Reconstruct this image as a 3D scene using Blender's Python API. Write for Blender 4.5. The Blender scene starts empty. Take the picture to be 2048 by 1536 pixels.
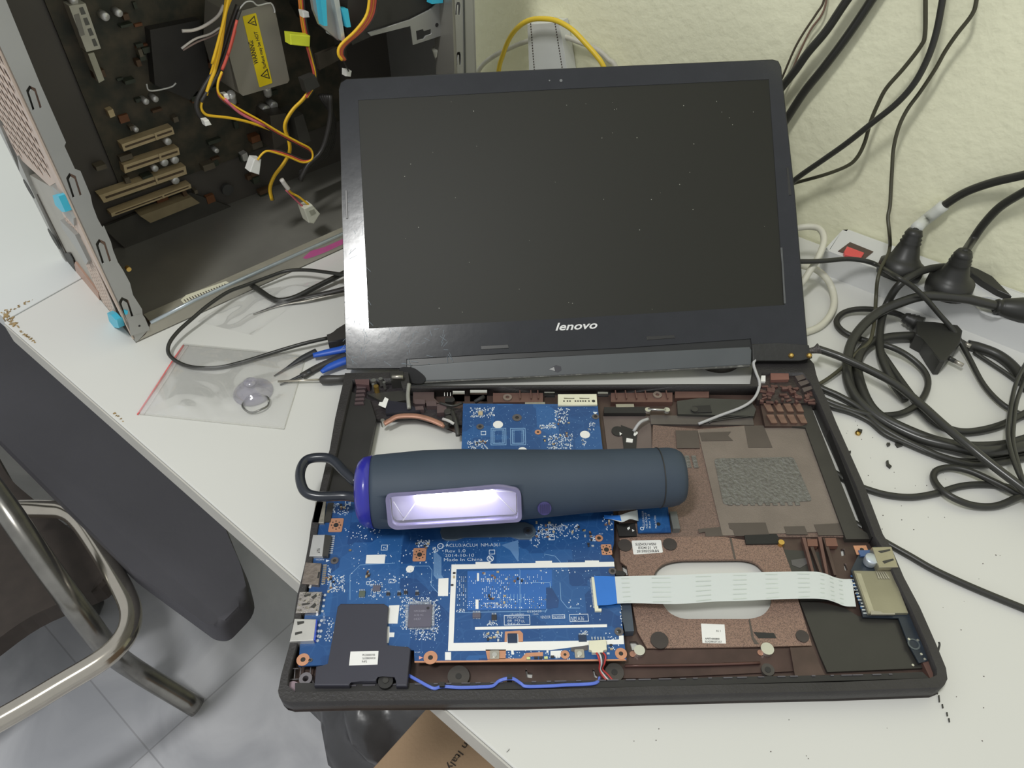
import bpy, bmesh, math, random
from mathutils import Vector, Matrix, Euler
random.seed(7)
SC = bpy.context.scene
COL = SC.collection
R3 = math.radians
# ------------------------------------------------------------ camera
CAM = Vector((0.1297, -0.1845, 0.4305)); FPX = 1517.9
CROT = Euler((0.7944, 0.0015, -0.0189)).to_matrix()
cd = bpy.data.cameras.new('camera'); cam = bpy.data.objects.new('camera', cd); COL.objects.link(cam)
cam.location = CAM; cam.rotation_euler = Euler((0.7944, 0.0015, -0.0189))
cd.sensor_fit = 'HORIZONTAL'; cd.sensor_width = 36; cd.lens = 36 * FPX / 2048
cd.clip_start = 0.01; cd.clip_end = 30
SC.camera = cam
# ------------------------------------------------------------ light
SC.view_settings.view_transform = 'Standard'; SC.view_settings.look = 'None'
SC.view_settings.gamma = 1; SC.view_settings.use_curve_mapping = False
SC.view_settings.exposure = 0.0
wd = bpy.data.worlds.new('room_ambient'); SC.world = wd; wd.use_nodes = True
wd.node_tree.nodes['Background'].inputs[0].default_value = (0.97, 0.99, 1.0, 1)
wd.node_tree.nodes['Background'].inputs[1].default_value = 0.56
def area(name, loc, target, sx, sy, power, color):
    l = bpy.data.lights.new(name, 'AREA'); l.shape = 'RECTANGLE'; l.size = sx; l.size_y = sy
    l.energy = power; l.color = color
    o = bpy.data.objects.new(name, l); COL.objects.link(o); o.location = loc
    o.rotation_euler = (Vector(target) - Vector(loc)).to_track_quat('-Z', 'Y').to_euler()
    return o
area('ceiling_lamp', (-0.36, -0.40, 1.75), (0.15, 0.15, 0), 0.16, 0.34, 15.2, (1.0, 1.0, 0.98))
# ------------------------------------------------------------ helpers
def lin(c):
    c /= 255.0
    return c / 12.92 if c <= 0.04045 else ((c + 0.055) / 1.055) ** 2.4
def C(r, g, b, k=1.18):
    return tuple(min(0.9, lin(v) * k) for v in (r, g, b)) + (1,)
MATS = {}
def M(name, rgb, rough=0.5, metal=0.0, var=0.12, vs=60, bump=0.0, bs=400, col2=None, thr=None, emit=None, spec=0.5, coat=0.0, k=1.18, voro=False, detail=4):
    """principled material whose colour wanders by noise; optional second colour and bump"""
    if name in MATS: return MATS[name]
    m = bpy.data.materials.new(name); m.use_nodes = True; nt = m.node_tree; b = nt.nodes['Principled BSDF']
    b.inputs['Roughness'].default_value = rough; b.inputs['Metallic'].default_value = metal
    b.inputs['Specular IOR Level'].default_value = spec
    if coat: b.inputs['Coat Weight'].default_value = coat; b.inputs['Coat Roughness'].default_value = 0.08
    tc = nt.nodes.new('ShaderNodeTexCoord')
    nz = nt.nodes.new('ShaderNodeTexVoronoi' if voro else 'ShaderNodeTexNoise')
    nz.inputs['Scale'].default_value = vs
    if not voro: nz.inputs['Detail'].default_value = detail
    nt.links.new(tc.outputs['Object'], nz.inputs['Vector'])
    rp = nt.nodes.new('ShaderNodeValToRGB')
    c = C(*rgb, k=k)
    if col2 is None:
        a = tuple(v * (1 - var) for v in c[:3]) + (1,); d = tuple(min(0.95, v * (1 + var)) for v in c[:3]) + (1,)
        rp.color_ramp.elements[0].position = 0.3; rp.color_ramp.elements[1].position = 0.7
    else:
        a = c; d = C(*col2, k=k); t = thr or (0.4, 0.6)
        rp.color_ramp.elements[0].position = t[0]; rp.color_ramp.elements[1].position = t[1]
    rp.color_ramp.elements[0].color = a; rp.color_ramp.elements[1].color = d
    nt.links.new(nz.outputs[0], rp.inputs[0]); nt.links.new(rp.outputs[0], b.inputs['Base Color'])
    if bump:
        n2 = nt.nodes.new('ShaderNodeTexNoise'); n2.inputs['Scale'].default_value = bs; n2.inputs['Detail'].default_value = 3
        nt.links.new(tc.outputs['Object'], n2.inputs['Vector'])
        bp = nt.nodes.new('ShaderNodeBump'); bp.inputs['Strength'].default_value = min(1, bump); bp.inputs['Distance'].default_value = 0.001 * max(1, bump)
        nt.links.new(n2.outputs[0], bp.inputs['Height']); nt.links.new(bp.outputs[0], b.inputs['Normal'])
    if emit:
        b.inputs['Emission Color'].default_value = emit[0] + (1,); b.inputs['Emission Strength'].default_value = emit[1]
    MATS[name] = m
    return m
def film(name, rgb, op, rough=0.15, gl=0.12):
    """thin clear plastic: mostly see-through, a little milky, glossy where it faces away"""
    if name in MATS: return MATS[name]
    m = bpy.data.materials.new(name); m.use_nodes = True; nt = m.node_tree
    nt.nodes.remove(nt.nodes['Principled BSDF']); out = nt.nodes['Material Output']
    tr = nt.nodes.new('ShaderNodeBsdfTransparent'); df = nt.nodes.new('ShaderNodeBsdfDiffuse'); g = nt.nodes.new('ShaderNodeBsdfGlossy')
    df.inputs[0].default_value = C(*rgb); g.inputs['Roughness'].default_value = rough; g.inputs[0].default_value = (1, 1, 1, 1)
    nz = nt.nodes.new('ShaderNodeTexNoise'); nz.inputs['Scale'].default_value = 60
    mr = nt.nodes.new('ShaderNodeMapRange'); mr.inputs['To Min'].default_value = op * 0.6; mr.inputs['To Max'].default_value = op * 1.4
    tc = nt.nodes.new('ShaderNodeTexCoord'); nt.links.new(tc.outputs['Object'], nz.inputs['Vector']); nt.links.new(nz.outputs[0], mr.inputs['Value'])
    m1 = nt.nodes.new('ShaderNodeMixShader'); nt.links.new(mr.outputs[0], m1.inputs[0])
    nt.links.new(tr.outputs[0], m1.inputs[1]); nt.links.new(df.outputs[0], m1.inputs[2])
    fr = nt.nodes.new('ShaderNodeLayerWeight'); fr.inputs[0].default_value = 0.25
    ma = nt.nodes.new('ShaderNodeMath'); ma.operation = 'MULTIPLY_ADD'; ma.inputs[1].default_value = 0.22; ma.inputs[2].default_value = gl * 0.4
    nt.links.new(fr.outputs['Fresnel'], ma.inputs[0])
    m2 = nt.nodes.new('ShaderNodeMixShader'); nt.links.new(ma.outputs[0], m2.inputs[0])
    nt.links.new(m1.outputs[0], m2.inputs[1]); nt.links.new(g.outputs[0], m2.inputs[2]); nt.links.new(m2.outputs[0], out.inputs[0])
    MATS[name] = m
    return m
WL = {}     # world locations of everything (parents are only translated)
def link(name, bm, mat, parent=None, smooth=False, label=None):
    me = bpy.data.meshes.new(name)
    bmesh.ops.recalc_face_normals(bm, faces=bm.faces)
    n = len(bm.verts); c = Vector((0, 0, 0))
    if n:
        lo = [min(v.co[i] for v in bm.verts) for i in range(3)]; hi = [max(v.co[i] for v in bm.verts) for i in range(3)]
        c = Vector(((lo[0] + hi[0]) / 2, (lo[1] + hi[1]) / 2, lo[2]))
        for v in bm.verts: v.co -= c
    bm.to_mesh(me); bm.free()
    if smooth:
        for p in me.polygons: p.use_smooth = True
    me.materials.append(mat)
    o = bpy.data.objects.new(name, me); COL.objects.link(o)
    WL[o] = c
    if parent is not None: o.parent = parent; o.location = c - WL[parent]
    else: o.location = c
    if label: o['label'] = label
    return o
def thing(name, label, cat, loc, group=None):
    o = bpy.data.objects.new(name, None); COL.objects.link(o); o.location = loc; o.empty_display_size = 0.02
    WL[o] = Vector(loc); o['label'] = label; o['category'] = cat
    if group: o['group'] = group
    return o
def tag(o, label, cat, group=None):
    o['label'] = label; o['category'] = cat
    if group: o['group'] = group
    return o
def struct(o): o['kind'] = 'structure'; return o
def ray(x, y): return CROT @ Vector(((x - 1024) / FPX, -(y - 768) / FPX, -1.0))
class Frame:
    """a real plane of the place; px() reads a photo point as a point of that plane"""
    def __init__(s, o, ux, uy):
        s.o = Vector(o); s.ux = Vector(ux).normalized(); s.n = s.ux.cross(Vector(uy)).normalized(); s.uy = s.n.cross(s.ux)
    def px(s, x, y, h=0.0):
        d = ray(x, y); t = ((s.o + s.n * h - CAM).dot(s.n)) / d.dot(s.n); w = CAM + d * t - s.o
        return (w.dot(s.ux), w.dot(s.uy))
    def w(s, u, v, h=0.0): return s.o + s.ux * u + s.uy * v + s.n * h
    def pw(s, x, y, h=0.0): return s.w(*s.px(x, y, h), h)
F = Frame((0, 0, 0), (1, 0, 0), (0, 1, 0))
def P(x, y, z=-0.014): return F.pw(x, y, z)
def smoothc(pts, n=6, closed=False):
    """Catmull-Rom through points (tuples or Vectors)"""
    out = []; N = len(pts); V = [Vector(p) for p in pts]
    rng = N if closed else N - 1
    for i in range(rng):
        p0 = V[(i - 1) % N] if (closed or i > 0) else V[0] * 2 - V[1]
        p1 = V[i]; p2 = V[(i + 1) % N]
        p3 = V[(i + 2) % N] if (closed or i + 2 < N) else V[-1] * 2 - V[-2]
        for k in range(n):
            t = k / n
            out.append(0.5 * ((2 * p1) + (-p0 + p2) * t + (2 * p0 - 5 * p1 + 4 * p2 - p3) * t * t + (-p0 + 3 * p1 - 3 * p2 + p3) * t ** 3))
    if not closed: out.append(V[-1])
    return out
def rnd(pts, r, n=4):
    """round the corners of a polygon by r"""
    out = []; N = len(pts)
    for i in range(N):
        a = Vector(pts[i - 1]); b = Vector(pts[i]); c = Vector(pts[(i + 1) % N])
        d1 = a - b; d2 = c - b; rr = min(r, d1.length * 0.45, d2.length * 0.45)
        s = b + d1.normalized() * rr; e = b + d2.normalized() * rr
        for k in range(n + 1):
            t = k / n; out.append(s * (1 - t) ** 2 + b * 2 * t * (1 - t) + e * t * t)
    return [tuple(v) for v in out]
def add_prism(bm, fr, uv, h0, h1, taper=0.0):
    n = len(uv)
    cu = sum(p[0] for p in uv) / n; cv = sum(p[1] for p in uv) / n
    lo = [bm.verts.new(fr.w(p[0] + (p[0] - cu) * taper, p[1] + (p[1] - cv) * taper, h0)) for p in uv]
    hi = [bm.verts.new(fr.w(p[0], p[1], h1)) for p in uv]
    try:
        bm.faces.new(hi); bm.faces.new(lo[::-1])
    except ValueError: pass
    for i in range(n):
        bm.faces.new((lo[i], lo[(i + 1) % n], hi[(i + 1) % n], hi[i]))
def toUV(fr, pts, h): return [fr.px(x, y, h) for x, y in pts]
def plate(name, pts, h0, h1, mat, parent=None, fr=F, r=0, holes=None, taper=0.0, sm=False, label=None, uv=False, bevel=0.0):
    """a solid slab whose top outline (photo points on its own plane, or metres if uv) sits at height h1"""
    q = pts if uv else toUV(fr, pts, h1)
    if r: q = rnd(q, r)
    if sm: q = [tuple(v) for v in smoothc(q, 5, True)]
    if holes:
        cu = bpy.data.curves.new('c', 'CURVE'); cu.dimensions = '2D'; cu.fill_mode = 'BOTH'; cu.extrude = (h1 - h0) / 2
        for ring in [q] + [hh for hh in holes]:
            s = cu.splines.new('POLY'); s.points.add(len(ring) - 1)
            for p, v in zip(s.points, ring): p.co = (v[0], v[1], 0, 1)
            s.use_cyclic_u = True
        tmp = bpy.data.objects.new('tmp', cu); COL.objects.link(tmp)
        dg = bpy.context.evaluated_depsgraph_get(); me = bpy.data.meshes.new_from_object(tmp.evaluated_get(dg))
        bm = bmesh.new(); bm.from_mesh(me); bpy.data.objects.remove(tmp); bpy.data.meshes.remove(me); bpy.data.curves.remove(cu)
        bmesh.ops.remove_doubles(bm, verts=bm.verts, dist=1e-6)
        for v in bm.verts: v.co = fr.w(v.co.x, v.co.y, v.co.z + (h0 + h1) / 2)
        return link(name, bm, mat, parent, False, label)
    bm = bmesh.new(); add_prism(bm, fr, q, h0, h1, taper)
    if bevel:
        ed = [e for e in bm.edges if all(abs((v.co - fr.o).dot(fr.n) - h1) < 1e-6 for v in e.verts)]
        bmesh.ops.bevel(bm, geom=ed, offset=bevel, segments=3, affect='EDGES', profile=0.6)
    return link(name, bm, mat, parent, False, label)
def hpx(pts, h, fr=F, r=0, sm=False):
    q = toUV(fr, pts, h)
    if r: q = rnd(q, r)
    if sm: q = [tuple(v) for v in smoothc(q, 5, True)]
    return q
def rect(fr, x, y, w, h, z, rot=0):
    """axis-aligned real rectangle centred on photo point, w/h given in photo pixels"""
    c = fr.px(x, y, z); a = fr.px(x + w / 2, y, z); b = fr.px(x, y - h / 2, z)
    hw = math.hypot(a[0] - c[0], a[1] - c[1]); hh = abs(b[1] - c[1])
    cs, sn = math.cos(rot), math.sin(rot)
    return [(c[0] + i * hw * cs - j * hh * sn, c[1] + i * hw * sn + j * hh * cs) for i, j in ((-1, -1), (1, -1), (1, 1), (-1, 1))]
def box(name, x, y, w, h, h0, h1, mat, parent, fr=F, r=0, rot=0, label=None, taper=0, bevel=0.0):
    return plate(name, (lambda q: rnd(q, r) if r else q)(rect(fr, x, y, w, h, h1, rot)), h0, h1, mat, parent, fr, uv=True, label=label, taper=taper, bevel=bevel)
def ngon(fr, x, y, rad, z, n=20):
    c = fr.px(x, y, z); a = fr.px(x + rad, y, z); r = math.hypot(a[0] - c[0], a[1] - c[1])
    return [(c[0] + r * math.cos(2 * math.pi * k / n), c[1] + r * math.sin(2 * math.pi * k / n)) for k in range(n)]
def disc(name, x, y, rad, h0, h1, mat, parent, fr=F, hole=0, label=None, bevel=0.0):
    q = ngon(fr, x, y, rad, h1)
    if hole:
        bm = bmesh.new(); n = len(q); c = fr.px(x, y, h1); k = hole / rad
        qi = [(c[0] + (p[0] - c[0]) * k, c[1] + (p[1] - c[1]) * k) for p in q]
        rings = [[bm.verts.new(fr.w(p[0], p[1], h)) for p in s] for s, h in ((q, h0), (q, h1), (qi, h1), (qi, h0))]
        for a in range(4):
            A = rings[a]; B = rings[(a + 1) % 4]
            for i in range(n): bm.faces.new((A[i], A[(i + 1) % n], B[(i + 1) % n], B[i]))
        return link(name, bm, mat, parent, False, label)
    return plate(name, q, h0, h1, mat, parent, fr, uv=True, label=label, bevel=bevel)
def add_tube(bm, pts, r, sides=10, n=5, caps=True, flat=1.0):
    V = smoothc(pts, n) if n > 1 else [Vector(p) for p in pts]
    rs = r if isinstance(r, (list, tuple)) else None
    m = len(V); T = [(V[min(i + 1, m - 1)] - V[max(i - 1, 0)]).normalized() for i in range(m)]
    up = Vector((0, 0, 1)) if abs(T[0].z) < 0.9 else Vector((1, 0, 0))
    N = (up - T[0] * up.dot(T[0])).normalized(); rings = []
    for i in range(m):
        N = (N - T[i] * N.dot(T[i])).normalized(); B = T[i].cross(N)
        if rs: f = i / (m - 1) * (len(rs) - 1); a = int(min(f, len(rs) - 2)); rad = rs[a] + (rs[a + 1] - rs[a]) * (f - a)
        else: rad = r
        rings.append([bm.verts.new(V[i] + (N * math.cos(2 * math.pi * k / sides) * flat + B * math.sin(2 * math.pi * k / sides)) * rad) for k in range(sides)])
    for a, b in zip(rings, rings[1:]):
        for k in range(sides): bm.faces.new((a[k], a[(k + 1) % sides], b[(k + 1) % sides], b[k]))
    if caps: bm.faces.new(rings[0][::-1]); bm.faces.new(rings[-1])
def tube(name, pts, r, mat, parent=None, sides=10, n=5, label=None, flat=1.0):
    bm = bmesh.new(); add_tube(bm, pts, r, sides, n, True, flat)
    return link(name, bm, mat, parent, True, label)
def Z(pts, z=None):
    """photo points with heights -> world points"""
    return [P(p[0], p[1], p[2] if len(p) > 2 else z) for p in pts]
def revolve(name, a, b, prof, mat, parent=None, n=32, label=None, cap=True):
    """solid of revolution about a->b; prof = [(t along, radius)...]"""
    a = Vector(a); b = Vector(b); ax = (b - a).normalized(); L = (b - a).length
    up = Vector((0, 0, 1)) if abs(ax.z) < 0.9 else Vector((1, 0, 0)); N = (up - ax * up.dot(ax)).normalized(); B = ax.cross(N)
    bm = bmesh.new(); rings = [[bm.verts.new(a + ax * (t * L) + (N * math.cos(2 * math.pi * k / n) + B * math.sin(2 * math.pi * k / n)) * max(r, 1e-5)) for k in range(n)] for t, r in prof]
    for p, q in zip(rings, rings[1:]):
        for k in range(n): bm.faces.new((p[k], p[(k + 1) % n], q[(k + 1) % n], q[k]))
    if cap: bm.faces.new(rings[0][::-1]); bm.faces.new(rings[-1])
    return link(name, bm, mat, parent, True, label)
def autosmooth(o, ang=35):
    me = o.data
    bm = bmesh.new(); bm.from_mesh(me)
    for f in bm.faces: f.smooth = True
    for e in bm.edges:
        e.smooth = not (len(e.link_faces) == 2 and e.calc_face_angle(0) > R3(ang))
    bm.to_mesh(me); bm.free(); return o
def text(name, s, A, B, hpix, mat, parent, fr=F, h=0.0, th=0.00012, shear=0.0, bold=0.0, label=None):
    """lettering whose baseline runs from photo point A to B on the plane, hpix tall (cap height)"""
    cu = bpy.data.curves.new('t', 'FONT'); cu.body = s; cu.size = 1; cu.shear = shear; cu.offset = bold; cu.resolution_u = 3
    tmp = bpy.data.objects.new('tmp', cu); COL.objects.link(tmp)
    dg = bpy.context.evaluated_depsgraph_get(); me = bpy.data.meshes.new_from_object(tmp.evaluated_get(dg))
    bm = bmesh.new(); bm.from_mesh(me); bpy.data.objects.remove(tmp); bpy.data.meshes.remove(me); bpy.data.curves.remove(cu)
    if not bm.verts: bm.free(); return None
    x0 = min(v.co.x for v in bm.verts); x1 = max(v.co.x for v in bm.verts)
    dx, dy = B[0] - A[0], B[1] - A[1]; L = math.hypot(dx, dy)
    U = (A[0] + dy / L * hpix, A[1] - dx / L * hpix)
    a = fr.w(*fr.px(*A, h + th), h + th); b = fr.w(*fr.px(*B, h + th), h + th); u = fr.w(*fr.px(*U, h + th), h + th)
    for v in bm.verts:
        v.co = a + (b - a) * ((v.co.x - x0) / (x1 - x0)) + (u - a) * (v.co.y / 0.7)
    return link(name, bm, mat, parent, False, label)
def dup(o, parent, d):
    c = o.copy(); COL.objects.link(c); c.parent = parent; c.location = o.location + Vector(d); return c
def carve(o, cutter):
    md = o.modifiers.new('cut', 'BOOLEAN'); md.operation = 'DIFFERENCE'; md.object = cutter; md.solver = 'EXACT'
    dg = bpy.context.evaluated_depsgraph_get(); me = bpy.data.meshes.new_from_object(o.evaluated_get(dg)); o.modifiers.clear(); o.data = me
    bpy.data.objects.remove(cutter)
# ------------------------------------------------------------ materials
plastic_black = M('black plastic', (62, 60, 58), 0.45, var=0.12, vs=30, k=1.0)
lens_clear = film('clear lens plastic', (215, 210, 245), 0.10, 0.05, 0.1)
# ================================================================ setting
AE = R3(-40.6)
E_ = Vector((math.cos(AE), math.sin(AE), 0)); N_ = Vector((-E_.y, E_.x, 0))
DZ = -0.014; FLZ = -0.75; WN = 0.655
def EN(e, n, z): return E_ * e + N_ * n + Vector((0, 0, z))
Wf = Frame(N_ * WN, -E_, (0, 0, 1))          # wall plane, normal towards the room
if Wf.n.dot(N_) > 0: Wf = Frame(N_ * WN, E_, (0, 0, 1))
def W(pts, h=None):
    return [Wf.pw(p[0], p[1], p[2] if len(p) > 2 else h) for p in pts]
plaster = M('rough plaster', (214, 209, 182), 0.9, var=0.03, vs=9, bump=1.2, bs=110, k=1.4)
m = struct(plate('wall_back', [(-2.2, FLZ), (2.2, FLZ), (2.2, 1.25), (-2.2, 1.25)], -0.08, 0, plaster, fr=Wf, uv=True))
FL = Frame((0, 0, FLZ), E_, N_)
def tilefloor():
    m = bpy.data.materials.new('grey marbled tiles'); m.use_nodes = True; nt = m.node_tree; b = nt.nodes['Principled BSDF']
    tc = nt.nodes.new('ShaderNodeTexCoord'); mp = nt.nodes.new('ShaderNodeMapping'); nt.links.new(tc.outputs['Object'], mp.inputs[0])
    mp.inputs['Rotation'].default_value = (0, 0, R3(40.6)); mp.inputs['Location'].default_value = (0.469, -0.4735, 0)
    br = nt.nodes.new('ShaderNodeTexBrick'); br.offset = 0; br.inputs['Scale'].default_value = 1; br.inputs['Brick Width'].default_value = 0.4; br.inputs['Row Height'].default_value = 0.4
    br.inputs['Mortar Size'].default_value = 0.0012
    br.inputs['Color1'].default_value = C(212, 212, 215); br.inputs['Color2'].default_value = C(190, 192, 197); br.inputs['Mortar'].default_value = C(176, 176, 180)
    nt.links.new(mp.outputs[0], br.inputs['Vector'])
    nz = nt.nodes.new('ShaderNodeTexNoise'); nz.inputs['Scale'].default_value = 6; nz.inputs['Detail'].default_value = 5; nz.inputs['Distortion'].default_value = 0.8
    nt.links.new(tc.outputs['Object'], nz.inputs['Vector'])
    rp = nt.nodes.new('ShaderNodeValToRGB'); rp.color_ramp.elements[0].position = 0.35; rp.color_ramp.elements[1].position = 0.65
    rp.color_ramp.elements[0].color = (0.72, 0.73, 0.75, 1); rp.color_ramp.elements[1].color = (1.05, 1.05, 1.05, 1)
    nt.links.new(nz.outputs[0], rp.inputs[0])
    mx = nt.nodes.new('ShaderNodeMixRGB'); mx.blend_type = 'MULTIPLY'; mx.inputs[0].default_value = 1
    nt.links.new(br.outputs[0], mx.inputs[1]); nt.links.new(rp.outputs[0], mx.inputs[2]); nt.links.new(mx.outputs[0], b.inputs['Base Color'])
    b.inputs['Roughness'].default_value = 0.35
    return m
struct(plate('floor', [(-2.2, -1.8), (2.2, -1.8), (2.2, WN + .05), (-2.2, WN + .05)], -0.05, 0, tilefloor(), fr=FL, uv=True))
# ---------------------------------------------------------------- desks
melamine = M('white melamine', (205, 205, 200), 0.32, var=0.02, vs=5, k=1.14, spec=0.4)
edgeband = M('grey edge band', (190, 188, 180), 0.5, var=0.04, vs=30, k=1.05)
chip_m = M('raw chipboard', (150, 128, 90), 0.9, var=0.35, vs=300, bump=1, bs=600)
steel_grey = M('painted steel grey', (150, 150, 150), 0.45, var=0.05, vs=20, k=1.0)
DK = Frame((0, 0, DZ), E_, N_)
c0 = P(5, 640); e0 = c0.dot(E_); n0 = 0.0595
desk = thing('desk', 'large white melamine desk under the open laptop, its corner chipped to bare brown board', 'desk', EN(0.35, 0.35, FLZ))
jx = math.tan(R3(5.5))
plate('desktop', [(e0 + 0.004, n0 + 0.001), (1.3, n0 + 0.001), (1.3, WN - 0.003), (e0 + 0.004 + (WN - n0) * jx * -1, WN - 0.003)], -0.021, 0, melamine, desk, DK, uv=True, bevel=0.0012)
plate('edge_band', [(e0 + 0.006, n0 - 0.0004), (1.3, n0 - 0.0004), (1.3, n0 + 0.0008), (e0 + 0.006, n0 + 0.0008)], -0.0212, -0.0016, edgeband, desk, DK, uv=True, label='grey edge band along the front')
for e, n in ((0.24, 0.58), (1.22, 0.12), (1.22, 0.58), (-0.18, 0.60)):
    plate('leg', [(e - .02, n - .02), (e + .02, n - .02), (e + .02, n + .02), (e - .02, n + .02)], FLZ - DZ, -0.021, steel_grey, desk, DK, uv=True)
bm = bmesh.new(); rg = random.Random(3)
def flake(x, y, s):
    p = P(x, y, DZ); q = [(rg.uniform(-s, s), rg.uniform(-s, s)) for _ in range(5)]
    q.sort(key=lambda a: math.atan2(a[1], a[0]))
    add_prism(bm, F, [(p.x + a, p.y + b) for a, b in q], DZ - 0.004, DZ + rg.uniform(0.0001, 0.0009))
for k in range(26):
    t = rg.random(); flake(8 + 26 * t + rg.uniform(-6, 6), 622 + 16 * t * 2 + rg.uniform(-3, 5), 0.0022)
for k in range(14):
    t = rg.random(); flake(38 + 34 * t, 660 + 27 * t, 0.0016)
for k in range(22):
    t = rg.random(); flake(6 + 66 * t, 629 - 34 * t + rg.uniform(-2, 2), 0.0013)
link('chipped_edge', bm, chip_m, desk, label='bare brown chipboard where the corner has broken')['kind'] = 'stuff'; bm = bmesh.new()
for k in range(8):
    t = rg.random(); flake(228 + 20 * t, 826 + 18 * t, 0.0011)
link('edge_nick', bm, chip_m, desk, label='small brown nick in the edge')['kind'] = 'stuff'
desk2 = thing('desk', 'second white desk butted against the first, behind the tower at the left edge', 'desk', EN(e0 - 0.5, 0.35, FLZ))
plate('desktop', [(e0 + 0.002, n0 + 0.004), (e0 + 0.002 - (WN - n0) * jx, WN - 0.003), (e0 - 1.0, WN - 0.003), (e0 - 1.0, n0 + 0.004)], -0.021, 0, M('white melamine aged', (203, 206, 204), 0.35, var=0.02, vs=5, k=1.15), desk2, DK, uv=True, bevel=0.001)
for e, n in ((e0 - .9, 0.12), (e0 - .9, 0.58)):
    plate('leg', [(e - .02, n - .02), (e + .02, n - .02), (e + .02, n + .02), (e - .02, n + .02)], FLZ - DZ, -0.021, steel_grey, desk2, DK, uv=True)
# ================================================================ laptop
lap = thing('laptop', 'opened black laptop with stripped base showing its blue circuit board', 'laptop', (0.19, 0.13, DZ))
case_b = M('case black', (52, 50, 50), 0.5, var=0.15, vs=40, bump=0.4, bs=700, k=1.0)
case_in = M('case inner brown', (84, 68, 62), 0.42, metal=0.25, var=0.3, vs=45, k=1.0)
brown_p = M('brown speckled coating', (142, 116, 102), 0.55, metal=0.25, col2=(96, 80, 72), thr=(0.42, 0.70), vs=1500, bump=0.6, bs=1400, k=1.3)
greybrown = M('grey brown sheet', (124, 114, 106), 0.5, metal=0.2, var=0.12, vs=35, bump=0.3, bs=900, k=1.1)
rough_p = M('rough grey panel', (120, 120, 115), 0.55, metal=0.3, col2=(100, 97, 92), thr=(0.3, 0.75), vs=420, bump=1.8, bs=420, k=1.15)
tape_d = M('dark tape', (84, 76, 70), 0.5, var=0.1, vs=40, k=1.05)
blk = M('flat black', (44, 43, 42), 0.55, var=0.12, vs=50, k=1.0)
blk2 = M('satin black', (60, 59, 56), 0.35, var=0.12, vs=30, k=1.0)
metal = M('bright metal', (200, 200, 196), 0.28, metal=0.9, var=0.08, vs=80)
metal2 = M('dull nickel', (170, 166, 156), 0.38, metal=0.75, var=0.12, vs=60, bump=0.3, bs=300)
brass = M('brass', (205, 170, 95), 0.3, metal=0.9, var=0.1, vs=90)
copper = M('copper', (172, 128, 108), 0.42, metal=0.35, var=0.12, vs=90, k=1.1)
white_p = M('white paint', (222, 222, 218), 0.55, var=0.02, vs=20, k=1.2)
cream = M('cream plastic', (214, 212, 188), 0.5, var=0.05, vs=60, k=1.2)
shell_out = [(556,1382),(558,1392),(566,1400),(580,1404),(701,1401),(859,1400),(1050,1399),(1300,1391),(1490,1386),(1681,1382),(1876,1375),(1889,1370),(1895,1358),(1892,1336),(1871,1285),(1840,1215),(1808,1155),(1782,1094),(1766,1069),(1761,1056),(1730,974),(1701,909),(1672,844),(1655,802),(1641,772),(1633,750),(1628,728),(1618,716),(1512,714),(1503,768),(1374,768),(1200,769),(1003,770),(820,772),(816,744),(690,746),(687,762),(679,797),(670,837),(659,901),(655,912),(638,987),(623,1045),(617,1089),(609,1131),(600,1170),(594,1192),(580,1286),(562,1351)]
BZ0, BZ1 = -0.0138, -0.0106
holes = [hpx([(752,838),(780,836),(830,834),(880,848),(924,866),(924,962),(722,962)], BZ1),
         hpx([(1621,813),(1637,813),(1740,1066),(1717,1055)], BZ1),
         hpx([(1332,1126),(1360,1119),(1487,1118),(1512,1124),(1532,1145),(1544,1180),(1544,1208),(1528,1230),(1503,1238),(1363,1238),(1336,1225),(1318,1195),(1306,1160),(1312,1140)], BZ1, r=0.006),
         hpx([(906,788),(929,788),(929,803),(906,803)], BZ1), hpx([(940,786),(974,786),(974,803),(940,803)], BZ1),
         hpx([(1089,789),(1110,789),(1110,795),(1089,795)], BZ1), hpx([(1196,788),(1217,788),(1217,794),(1196,794)], BZ1),
         hpx([(1050,1338),(1054,1338),(1055,1344),(1065,1345),(1064,1356),(1053,1355)], BZ1),
         hpx([(1184,1338),(1189,1338),(1191,1346),(1196,1350),(1194,1356),(1188,1354)], BZ1),
         hpx([(1432,1334),(1438,1334),(1441,1341),(1447,1341),(1449,1351),(1434,1350)], BZ1),
         hpx([(1520,1275),(1550,1275),(1553,1288),(1523,1288)], BZ1),
         hpx([(1380,1363),(1402,1363),(1402,1366),(1380,1366)], BZ1),
         hpx([(1670,1357),(1692,1357),(1692,1359),(1670,1359)], BZ1),
         hpx([(1258,1282),(1272,1282),(1292,1299),(1264,1301)], BZ1),
         hpx([(1243,1128),(1254,1134),(1257,1150),(1247,1150)], BZ1),
         hpx([(1681,1098),(1689,1097),(1691,1110),(1683,1112)], BZ1), hpx([(1687,1127),(1692,1127),(1696,1140),(1690,1141)], BZ1)]
out0 = hpx(shell_out, 0)
oc = (sum(p[0] for p in out0) / len(out0), sum(p[1] for p in out0) / len(out0))
case_floor = plate('case_floor', out0, BZ0, BZ1, case_in, lap, uv=True, holes=holes)
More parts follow.
